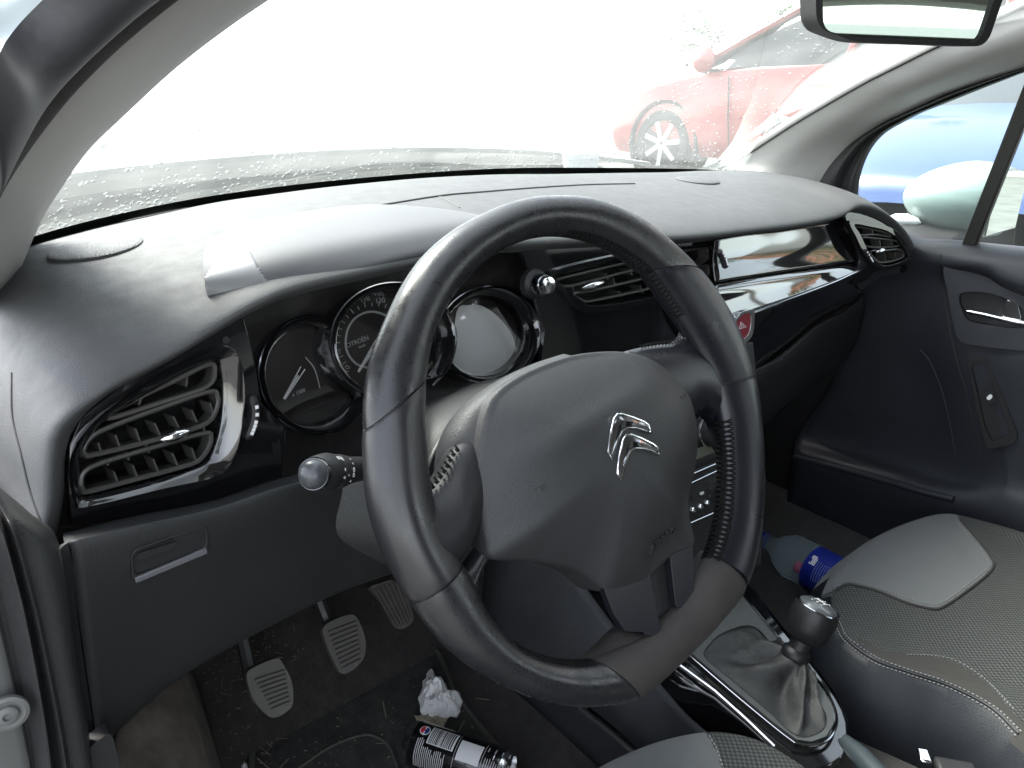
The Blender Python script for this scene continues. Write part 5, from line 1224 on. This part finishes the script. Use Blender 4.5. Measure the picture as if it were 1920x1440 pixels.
o = obj('gaiter_stitching', V, F, M_side, gear); o['kind'] = 'stuff'
lathe('collar', [(.0140, -.008), (.0165, -.005), (.0172, 0), (.0160, .005), (.0125, .008)], coll, gd, M_knob, gear, seg=28)
lathe('shaft', [(.0125, .0), (.0125, LG*.45)], coll, gd, M_knob, gear, seg=20)
lathe('knob', [(.012, LG*.30), (.018, LG*.34), (.0235, LG*.42), (.0262, LG*.60), (.0268, LG*.78), (.0262, LG*.92), (.0250, LG*.98), (.022, LG*.995)], coll, gd, M_knob, gear, seg=36, label='round leather covered gear knob')
lathe('knob_ring', [(.0252, LG*.975), (.0258, LG*.99), (.0246, LG*1.005), (.0232, LG*1.0)], coll, gd, M_chromed, gear, seg=36)
kc_ = lathe('knob_cap', [(.0235, LG*.99), (.0222, LG*1.0), (.0215, LG+.0015), (.017, LG+.0042), (.010, LG+.0062), (.001, LG+.0070)], coll, gd, mat('knob_cap_grey', (.06, .065, .07), .22, coat=.4), gear, seg=36)
px_ = (RT-gd*RT.dot(gd)).normalized(); py_ = gd.cross(px_)
ca_, sa_ = math.cos(R(18)), math.sin(R(18)); gx = px_*ca_-py_*sa_; gy = gd.cross(gx)
gx, gy = (gx*.5-gy*-.866), None; gx = (px_*.55+py_*-.83).normalized(); gy = gd.cross(gx)
def onk(a, b): return coll+gd*(LG+.0072-(a*a+b*b)*12)+gx*a+gy*b
V = []; F = []
for a in (-.006, 0, .006): tube_geo([onk(a, -.0055), onk(a, .0055)], .0005, 4, False, V, F)
tube_geo([onk(-.006, 0), onk(.006, 0)], .0005, 4, False, V, F); obj('shift_lines', V, F, M_white, gear)
for s, a, b in (('1', -.006, .0085), ('2', -.006, -.0085), ('3', 0, .0085), ('4', 0, -.0085), ('5', .006, .0085), ('R', .006, -.0085)): text('number', s, .0052, onk(a, b), gx, gy, M_white, gear, .0002)
hbk = thing('handbrake', U(1620, 1430, z=-.40), 'dark handbrake lever at the bottom edge behind the gear surround', 'handbrake')
tube('grip', [U(1583, 1388, z=-.395), U(1615, 1420, z=-.39), U(1660, 1470, z=-.385), U(1720, 1540, z=-.38)], [.007, .011, .012, .012], mat('handbrake_grip', (.03, .04, .045), .4), hbk, seg=14)
tube('button', [U(1578, 1383, z=-.394), U(1585, 1390, z=-.395)], .006, M_chromed, hbk, seg=12)
bk = thing('belt_buckle', U(1780, 1430, z=-.40), 'seat belt buckle with a bright metal tip beside the passenger seat', 'belt buckle')
Pb = U(1792, 1450, z=-.415); box('buckle_body', Pb, (.024, .04, .018), M_dark, bk, Matrix.Rotation(R(35), 3, 'Z'), .004); box('metal_tip', Pb+Vector((-.006, .03, .004)), (.018, .012, .004), M_chrome, bk, Matrix.Rotation(R(35), 3, 'Z'), .002)

# ================================================================ SEATS
def seat(name, cpx, z0, cx, yb, label, panels, lines, bol_out, cush_dip):
    t = thing(name, (cx, yb+.3, FZ), label, 'car seat')
    C = resample(spline([U(a, b, z=z0) for a, b in cpx], 8), 300); ctr_ = Vector((cx, yb, z0)); rows = []
    for off, dz in ((.052, -.20), (.056, -.13), (.050, -.085), (.036, -.045), (.016, -.014), (.004, -.003)):
        row = []
        for i, p in enumerate(C):
            a, b = C[max(0, i-2)], C[min(len(C)-1, i+2)]; d = (b-a).normalized(); o_ = Vector((-d.y, d.x, 0))
            if o_.dot(p-ctr_) < 0: o_ = -o_
            f = bol_out(p); row.append(p+o_*off*f+Vector((0, 0, dz)))
        rows.append(row)
    for s in [x/110 for x in range(0, 108)]:
        row = []
        for p in C:
            q = p.lerp(ctr_, s**1.0); dd = (p-ctr_).length*s
            row.append(Vector((q.x, q.y, z0+.006*math.sin(min(1, dd/.05)*math.pi/2)-cush_dip(q, dd))))
        rows.append(row)
    V = [p for r in rows for p in r]; Fc = grid_faces(len(rows), len(C)); used = set()
    cent = [proj(sum((V[i] for i in f), Vector())/4) for f in Fc]
    for nm, m, poly, lab in panels:
        idx = {}; vv = []; ff = []
        for k, f in enumerate(Fc):
            if k in used: continue
            if poly is None or inpoly(*cent[k], poly):
                used.add(k); g = []
                for i in f:
                    if i not in idx: idx[i] = len(vv); vv.append(V[i])
                    g.append(idx[i])
                ff.append(g)
        if ff: obj(nm, vv, ff, m, t, angle=None, label=lab)
    me = BVHTree.FromPolygons(V, Fc)
    for nm, px, r_, m, dash_ in lines:
        P = []
        for v in spline([Vector((a, b, 0)) for a, b in px], 10):
            h = me.ray_cast(CAM, ray(v.x, v.y).normalized())
            if h[0] is not None: P.append(h[0]+(h[1] if h[1].z > 0 else -h[1])*.0008)
        if len(P) < 3: continue
        if not dash_: tube(nm, P, r_, m, t, seg=6)
        else:
            Lh = sum((a-b).length for a, b in zip(P, P[1:])); k = int(Lh/.0045); P = resample(P, k*2); V2 = []; F2 = []
            for i in range(0, 2*k-1, 2): tube_geo([P[i], P[i].lerp(P[i+1], 1.1)], r_, 4, False, V2, F2)
            o = obj(nm, V2, F2, m, t); o['kind'] = 'stuff'
    return t
greyP = [(1550, 1112), (1585, 1095), (1606, 1098), (1645, 1108), (1700, 1130), (1745, 1141), (1765, 1139), (1800, 1117), (1850, 1078), (1863, 1060), (1858, 1045), (1835, 1015), (1800, 975), (1780, 940), (1700, 930), (1500, 1000)]
brownP = [(1600, 1190), (1660, 1222), (1720, 1226), (1790, 1240), (1850, 1280), (1900, 1335), (1960, 1400), (1960, 1470), (1890, 1360), (1820, 1300), (1760, 1270), (1700, 1255), (1640, 1235)]
knitP = [(1550, 1105), (1545, 1112), (1563, 1150), (1590, 1195), (1640, 1229), (1700, 1252), (1780, 1279), (1860, 1318), (1925, 1372), (2200, 1700), (2400, 900), (1900, 900), (1700, 900), (1500, 1000)]
ps = seat('passenger_seat', [(2150, 1640), (2000, 1440), (1920, 1366), (1860, 1312), (1780, 1272), (1700, 1246), (1640, 1223), (1598, 1192), (1574, 1155), (1566, 1108), (1596, 1052), (1650, 1008), (1720, 975), (1778, 963), (1850, 978), (1920, 1000), (2000, 1035), (2150, 1110)], -.395, .78, -.55,
          'front passenger seat with grey front panel, dark knit centre and dark side bolster',
          [('front_panel', M_seatg, greyP, 'plain light grey fabric panel at the front of the cushion'), ('piping_panel', M_seatb, brownP, 'narrow brownish grey strip along the bolster'), ('centre_panel', M_seatk, knitP, 'dark waffle knit centre of the cushion'), ('bolster', M_seatl, None, 'dark blue black leatherette side bolster')],
          [('stitching', [(1570, 1100), (1590, 1091), (1640, 1100), (1700, 1122), (1746, 1134), (1764, 1131), (1797, 1110), (1843, 1073), (1853, 1060), (1848, 1045), (1826, 1018), (1790, 975)], .0007, M_thread, 1),
           ('piping', [(1566, 1108), (1588, 1097), (1606, 1099), (1645, 1109), (1700, 1131), (1745, 1142), (1765, 1140), (1800, 1118), (1850, 1079), (1863, 1060), (1858, 1045), (1835, 1015), (1800, 975)], .0021, M_seatb, 0),
           ('stitching', [(1570, 1160), (1590, 1195), (1640, 1231), (1700, 1254), (1780, 1281), (1860, 1322), (1915, 1372)], .0007, M_thread, 1),
           ('stitching', [(1566, 1170), (1585, 1203), (1636, 1241), (1700, 1264), (1780, 1291), (1856, 1332), (1905, 1380)], .0007, M_thread, 1),
           ('piping', [(1568, 1165), (1588, 1199), (1638, 1236), (1700, 1259), (1780, 1286), (1858, 1327), (1910, 1376)], .0012, M_dark, 0),
           ('stitching', [(1700, 1228), (1760, 1231), (1800, 1243), (1850, 1277), (1900, 1330)], .0006, M_thread, 1)],
          lambda p: 1.0, lambda q, dd: .016*math.sin(min(1, dd/.16)*math.pi/2)+.010*noise.noise(q*5))
greyD = [(1000, 1500), (1100, 1380), (1322, 1340), (1326, 1377), (1345, 1410), (1358, 1450), (1365, 1600)]
ds = seat('driver_seat', [(900, 1800), (960, 1620), (1045, 1500), (1120, 1441), (1225, 1394), (1322, 1373), (1395, 1380), (1450, 1402), (1510, 1440), (1560, 1480), (1640, 1580), (1700, 1700)], -.37, .0, -.55,
          'driver seat whose grey front edge shows at the bottom of the picture', [('front_panel', M_seatg, greyD, 'plain light grey fabric panel'), ('centre_panel', M_seatk, [(1300, 1300), (1358, 1450), (1365, 1700), (2000, 1700), (1600, 1440), (1480, 1360)], 'dark waffle knit panel'), ('bolster', M_seatl, None, None)],
          [('stitching', [(1330, 1380), (1345, 1408), (1357, 1445)], .0007, M_thread, 1)], lambda p: .35, lambda q, dd: .01*math.sin(min(1, dd/.16)*math.pi/2))
for t, cx in ((ps, .80), (ds, -.02)):
    rows = []
    for z, y, w_, th in ((-.36, -.55, .20, .05), (-.2, -.58, .22, .06), (0, -.64, .22, .06), (.15, -.70, .18, .05), (.2, -.72, .12, .03)):
        rows.append([Vector((cx+w_*math.cos(a), y+th*math.sin(a), z)) for a in [2*math.pi*k/16 for k in range(17)]])
    patch('backrest', rows, M_seatk, t, su=2, sv=4)
    rows = []
    for z, w_, th in ((.22, .10, .03), (.25, .125, .05), (.33, .12, .05), (.37, .08, .03)):
        rows.append([Vector((cx+w_*math.cos(a), -.73+th*math.sin(a), z)) for a in [2*math.pi*k/16 for k in range(17)]])
    patch('headrest', rows, M_seatk, t, su=2, sv=4)
rs = thing('back_bench', (.34, -1.5, FZ), 'dark rear bench seat behind the front seats', 'car seat')
box('seat_cushion', (.34, -1.35, -.36), (1.25, .5, .2), M_seatk, rs, bev=.04); box('backrest', (.34, -1.72, -.05), (1.25, .16, .6), M_seatk, rs, Matrix.Rotation(R(12), 3, 'X'), .04)
for hx in (-.02, .70): box('headrest', (hx, -1.80, .29), (.24, .09, .17), M_seatk, rs, None, .035)

# ================================================================ PASSENGER DOOR
door = thing('passenger_door', (1.0, 0, FZ), 'dark grey passenger door trim with chrome handle and window', 'car door')
DR = [[(1560, 372, 1.045), (1640, 405, 1.045), (1720, 443, 1.045), (1800, 450, 1.045), (1920, 462, 1.045), (2100, 478, 1.045), (2400, 500, 1.045)],
      [(1575, 385, 1.005), (1650, 415, 1.0), (1712, 452, .998), (1790, 458, .99), (1920, 472, .985), (2100, 490, .98), (2400, 520, .975)],
      [(1580, 420, 1.0), (1650, 450, .995), (1714, 480, .985), (1775, 492, .97), (1850, 500, .962), (1925, 535, .955), (2300, 640, .95)],
      [(1590, 520, 1.01), (1650, 530, 1.008), (1712, 540, 1.003), (1775, 535, .995), (1850, 545, .99), (1925, 570, .985), (2300, 700, .975)],
      [(1590, 620, 1.015), (1650, 625, 1.012), (1720, 640, 1.005), (1795, 655, .985), (1850, 665, .982), (1925, 675, .978), (2300, 800, .965)],
      [(1560, 720, 1.03), (1640, 735, 1.03), (1730, 755, 1.025), (1812, 775, .995), (1860, 785, .99), (1925, 800, .985), (2300, 930, .965)],
      [(1500, 810, 1.045), (1600, 840, 1.05), (1720, 870, 1.03), (1800, 890, 1.01), (1880, 893, .99), (1925, 905, .985), (2300, 1010, .965)],
      [(1488, 850, 1.005), (1570, 873, .997), (1660, 898, .985), (1760, 928, .972), (1850, 945, .972), (1925, 960, .968), (2300, 1080, .95)],
      [(1480, 900, 1.01), (1560, 940, 1.005), (1650, 975, .995), (1750, 1005, .98), (1850, 1035, .975), (1925, 1060, .97), (2300, 1200, .95)],
      [(1470, 990, 1.02), (1540, 1040, 1.015), (1640, 1100, 1.0), (1750, 1160, .99), (1850, 1200, .98), (1925, 1230, .98), (2300, 1400, .96)]]
DG = [[U(a, b, x=c) for a, b, c in r] for r in DR]
dp = patch('door_panel', DG, M_door, door, su=6, sv=6, angle=None, label='soft dark blue grey door trim'); solid(dp, .004)
DB = bvh(dp)
pdn = Plane(hitb(DB, 1855, 600)[0], (-1, -.04, .03), (0, -1, 0))
sur = sm2(L(pdn, [(1771, 500), (1800, 503), (1860, 517), (1915, 540), (1950, 570), (1985, 620), (1960, 655), (1900, 655), (1840, 648), (1803, 640), (1790, 610), (1780, 555)], .006), 4)
rec = sm2(L(pdn, [(1800, 556), (1813, 547), (1850, 548), (1890, 560), (1925, 583), (1938, 605), (1915, 614), (1860, 610), (1818, 600), (1806, 580)], .006), 4)
hs_ = plate('handle_surround', pdn, sur, [rec], -.004, .012, M_door, door, .005, label='raised surround of the inner door handle')
plate('recess', pdn, rec, [], -.004, .0005, M_doord, hs_, 0)
tube('door_handle', spline([pdn.hit(1813, 584, .010), pdn.hit(1845, 590, .012), pdn.hit(1888, 600, .013), pdn.hit(1925, 606, .010)], 5), [.0035]+[.0045]*14+[.004], M_chrome, hs_, seg=12)
plate('handle_paddle', pdn, sm2(L(pdn, [(1880, 590), (1884, 570), (1893, 562), (1906, 568), (1912, 585), (1914, 603), (1895, 600)], .012), 4), [], .006, .013, M_chrome, hs_, .002)
pds = Plane(hitb(DB, 1855, 760)[0], (-1, -.05, .0), (0, -1, 0))
swp = rc(L(pds, [(1812, 672), (1850, 668), (1880, 740), (1910, 815), (1903, 832), (1852, 842), (1838, 800)], .004), .008, 5); swi = rc(L(pds, [(1822, 682), (1846, 679), (1872, 745), (1896, 812), (1860, 828), (1846, 795)], .004), .006, 5)
sw = plate('switch_panel', pds, swp, [swi], -.003, .007, M_doord, door, .003, label='sunken switch panel with one window switch')
plate('recess', pds, swi, [], -.003, .001, M_dark, sw, 0)
plate('window_switch', pds, rc(L(pds, [(1845, 735), (1862, 728), (1870, 752), (1852, 760)], .004), .003), [], .001, .006, M_dark, sw, .0015)
plate('switch_mark', pds, sm2(L(pds, [(1850, 746), (1857, 739), (1861, 744), (1855, 750)], .006), 3), [], .0055, .0068, M_white, sw, 0)
tube('pocket_rim', spline([hitb(DB, a, b, .004)[0] for a, b in ((1492, 856), (1570, 876), (1660, 900), (1735, 922), (1790, 935))], 6), .006, M_door, door, seg=10)
decal_tube('trim_joint', [(1764, 478), (1764, 500), (1768, 540), (1778, 600), (1790, 660), (1812, 740), (1830, 820), (1836, 880)], .0012, M_dark, door, B=DB, off=.0002)
decal_tube('speaker_edge', [(1725, 655), (1745, 680), (1765, 730), (1780, 790), (1790, 850)], .0012, M_door, door, B=DB, off=.0004)
# window frame seals, quarter bar, pane
strip('window_seal', [pB, [a.lerp(b, .35)+Vector((-.012, -.004, 0)) for a, b in zip(pB, pC)], [a.lerp(b, .6)+Vector((.002, 0, 0)) for a, b in zip(pB, pC)], [a.lerp(b, .85)+Vector((-.008, -.002, 0)) for a, b in zip(pB, pC)], [p+Vector((.004, 0, 0)) for p in pC]], M_rubber, door, label='black rubber seal round the passenger window')
fb_ = [U(a, b, x=1.0) for a, b in ((1527, 360), (1560, 372), (1605, 392))]; 
tri = [U(1527, 364, x=.985), U(1552, 325, x=.988), U(1600, 272, x=.99), U(1618, 305, x=1.0), U(1605, 350, x=1.0), U(1608, 395, x=1.0), U(1570, 378, x=1.0)]
o = obj('mirror_triangle', tri, [tuple(range(7))], M_doord, door, smooth=False); solid(o, .006)
q0, q1 = U(1818, 462, x=1.0), U(1958, 107, x=.972); d = (q1-q0).normalized(); s_ = d.cross(Vector((1, 0, 0))).normalized()
box('quarter_bar', (q0+q1)/2, ((q1-q0).length, .022, .016), mat('bar_black', (.016, .016, .013), .5), door, Matrix((d, s_, d.cross(s_))).transposed(), .003, label='black bar dividing the passenger window')
pane = [[Vector((p.x+.003, p.y, p.z)) for p in pC]+[Vector((.96, -.72, .45))], [Vector((1.02, p.y, min(p.z-.001, .035))) for p in pC]+[Vector((1.02, -.72, .03))]]
o = obj('window_pane', [p for r in pane for p in r], grid_faces(2, len(pane[0])), M_win, door, label='passenger window glass')
# own door mirror -------------------------------------------------------------------------
dm = thing('door_mirror', (1.13, .17, .02), 'pale silver door mirror outside the passenger window', 'door mirror')
c = Vector((1.21, .165, .083)); V = []; n1, n2 = 18, 28; rows = []
for i in range(n1+1):
    a = math.pi*i/n1; row = []
    for k in range(n2):
        t_ = 2*math.pi*k/n2; x = math.sin(a)*math.cos(t_); y = -math.cos(a); z = math.sin(a)*math.sin(t_)
        y2 = y*.115 if y > 0 else max(y*.12, -.06); rz = .070*(1-.15*max(0, y))
        row.append(c+Vector((x*.10, y2, z*rz)))
    rows.append(row)
obj('mirror_shell', [p for r in rows for p in r], grid_faces(n1+1, n2, False, True), mat('mint_silver_paint', (.20, .27, .255), .35, metal=.1, coat=.4), dm, angle=None)
box('mirror_glass', c+Vector((0, -.063, 0)), (.16, .004, .11), M_mirror, dm, bev=.02)
box('mirror_base', (1.10, .19, .012), (.20, .12, .030), M_dark, dm, Matrix.Rotation(R(-12), 3, 'Y'), .012)
o = lathe('turn_signal', [(.001, -.03), (.008, -.022), (.012, 0), (.008, .02), (.001, .03)], U(1697, 412, x=1.14), (0, 1, .1), M_paper, dm, seg=14)

# ================================================================ REAR VIEW MIRROR
rvp = Plane(CAM+ray(1700, 40)/FPX*.72, (-.68, -1, -.080)); rv = thing('rear_view_mirror', rvp.p, 'rear view mirror hanging at the top of the windscreen in a black frame', 'mirror')
ho = rc(L(rvp, [(1524, -90), (1527, 52), (1600, 79), (1845, 88), (1905, -90)]), .014, 6); hi_ = rc(L(rvp, [(1540, -84), (1543, 57), (1600, 69), (1836, 79), (1890, -84)], .003), .011, 6)
plate('housing', rvp, ho, [hi_], -.020, .004, M_dark, rv, .003); plate('back', rvp, ho, [], -.028, -.0202, M_dark, rv, .004)
plate('mirror_glass', rvp, hi_, [], -.006, .0005, M_mirror, rv, 0)
tube('stem', [rvp.pt(0, .03, -.025), rvp.pt(0, .06, -.05), rvp.pt(.0, .10, -.06)], .009, M_dark, rv, seg=10)

# ================================================================ DRIVER DOORWAY, LOWER LEFT
def yr(pts, y): return resample([U(a, b, y=c_) for a, b, c_ in [(*p, y) if len(p) == 2 else p for p in pts]], 16)
k1 = yr([(60, 965, .165), (85, 985, .16), (108, 1000, .15), (122, 1080), (132, 1160), (146, 1260), (166, 1370), (178, 1450), (190, 1540)], .135)
k2 = yr([(-12, 905, .14), (4, 935, .13), (28, 975), (50, 1050), (76, 1150), (102, 1270), (120, 1360), (134, 1450), (146, 1540)], .11)
k3 = yr([(-60, 900, .12), (-20, 960), (5, 1040), (28, 1130), (48, 1230), (66, 1340), (74, 1400), (78, 1450), (84, 1540)], .10)
k4 = yr([(-110, 920, .12), (-60, 980), (-30, 1060), (0, 1165), (22, 1260), (42, 1350), (54, 1410), (60, 1450), (66, 1540)], .11)
k5 = yr([(-260, 950, .12), (-220, 1060), (-190, 1160), (-170, 1260), (-150, 1350), (-140, 1450), (-130, 1540)], .10)
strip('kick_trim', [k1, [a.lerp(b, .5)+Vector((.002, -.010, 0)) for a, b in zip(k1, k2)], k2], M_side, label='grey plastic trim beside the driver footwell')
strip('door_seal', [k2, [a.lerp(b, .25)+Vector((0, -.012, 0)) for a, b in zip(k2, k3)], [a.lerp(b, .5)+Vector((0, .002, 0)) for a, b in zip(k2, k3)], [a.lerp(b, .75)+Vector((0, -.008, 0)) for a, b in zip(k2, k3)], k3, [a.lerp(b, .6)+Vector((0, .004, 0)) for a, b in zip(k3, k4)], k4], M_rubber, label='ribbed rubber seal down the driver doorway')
o = strip('door_sill', [k4, [a.lerp(b, .12)+Vector((0, -.004, 0)) for a, b in zip(k4, k5)], k5], M_bodyshade, label='silver painted metal of the driver doorway')
pb_ = Plane(U(15, 1338, y=.095), (-.15, -1, .1))
bo = thing('hinge_bolt', pb_.p, 'round bolt head in a pressed washer on the silver doorway at the left edge', 'bolt')
lathe('washer', [(.0105, -.002), (.0105, .0008), (.0085, .0016), (.006, .0006)], pb_.p, pb_.n, M_bodyshade, bo, seg=28); lathe('bolt_head', [(.0055, 0), (.0055, .003), (.0045, .004), (.0025, .0042), (.0022, .0025), (.0005, .0025)], pb_.p, pb_.n, M_bodyshade, bo, seg=20)
pk = Plane(U(190, 1410, y=.13), (.0, -1, .1))
plate('bonnet_release', pk, rc(L(pk, [(160, 1400), (206, 1364), (222, 1420), (230, 1500), (165, 1500)]), .006), [], -.01, .004, M_dark, body, .003, label='black bonnet release cover low on the left')
quadbody('side_lining', [(-.36, .20, -.02), (-.36, .66, -.02), (-.36, .66, FZ), (-.36, .16, FZ)], M_dark, .004)
quadbody('side_lining', [(1.062, .20, .02), (1.062, .72, .02), (1.062, .72, FZ-.05), (1.062, .10, FZ-.05)], M_dark, .004)

# ================================================================ WATER BOTTLE
bt = thing('water_bottle', U(1500, 1050, z=FZ+.02), 'clear plastic water bottle with a blue label lying in the passenger footwell', 'water bottle')
b0_ = U(1420, 1006, z=FZ+.055); b1_ = U(1640, 1128, z=FZ+.055); dB = (b1_-b0_).normalized(); LB_ = (b1_-b0_).length; RB = .040
prof = [(.013, .012), (.014, .03), (.020, .045), (.031, .056), (.038, .070), (RB, .080), (RB*.965, .085), (RB, .090), (RB*.965, .095), (RB, .100), (RB*.97, .105), (RB, .110)]
prof += [(RB, .118), (RB*.96, .13), (RB*.985, .24), (RB, .26), (RB, .285), (RB*.8, .30), (.001, .295)]
bd = lathe('bottle_body', prof, b0_, dB, M_pet, bt, seg=40, label='clear dented bottle')
inner = [(max(.0005, r-.0012), h+.001*(1 if i < len(prof)-1 else -1)) for i, (r, h) in enumerate(prof)]
lathe('bottle_cap', [(.001, -.004), (.0145, -.003), (.0155, .0), (.0155, .014), (.0165, .018)], b0_, dB, M_blue, bt, seg=28)
lb = lathe('bottle_label', [(RB*1.006, .120), (RB*1.004, .125), (RB*1.004, .205), (RB*1.006, .21)], b0_, dB, M_blue, bt, seg=40, label='bright blue wrap label')
pv = (CAM-b0_); pv = (pv-dB*pv.dot(dB)).normalized(); qv = dB.cross(pv); sB = 1 if proj(b0_+dB*.18+qv*.02)[1] < proj(b0_+dB*.18)[1] else -1
def BP(t, phi): a = R(phi*sB); return b0_+dB*t+(pv*math.cos(a)+qv*math.sin(a))*(RB*1.012)
V = []; F = []; random.seed(4)
for i in range(9):
    t = .142+i*.0042; p0 = -34+random.uniform(0, 6); 
    while p0 < 18:
        w_ = random.uniform(2, 5); tube_geo([BP(t, p0), BP(t, p0+w_)], .0005, 4, False, V, F); p0 += w_+2
obj('small_print', V, F, mat('label_print', (.25, .32, .6), .5), lb)
V = []; F = []
for i in range(5):
    for j in range(4):
        if random.random() < .75:
            t = .128+j*.0028; p = 4+i*5; n0 = len(V); V += [BP(t, p), BP(t+.0022, p), BP(t+.0022, p+4), BP(t, p+4)]; F.append((n0, n0+1, n0+2, n0+3))
obj('label_mark', V, F, M_white, lb)
cc = b0_+dB*.098-pv*.006-qv*.010*sB; o = lathe('pink_patch', [(.001, -.010), (.007, -.006), (.009, 0), (.006, .008), (.001, .010)], cc, dB, M_pink, bt, seg=12, label='pink print seen through the bottle')
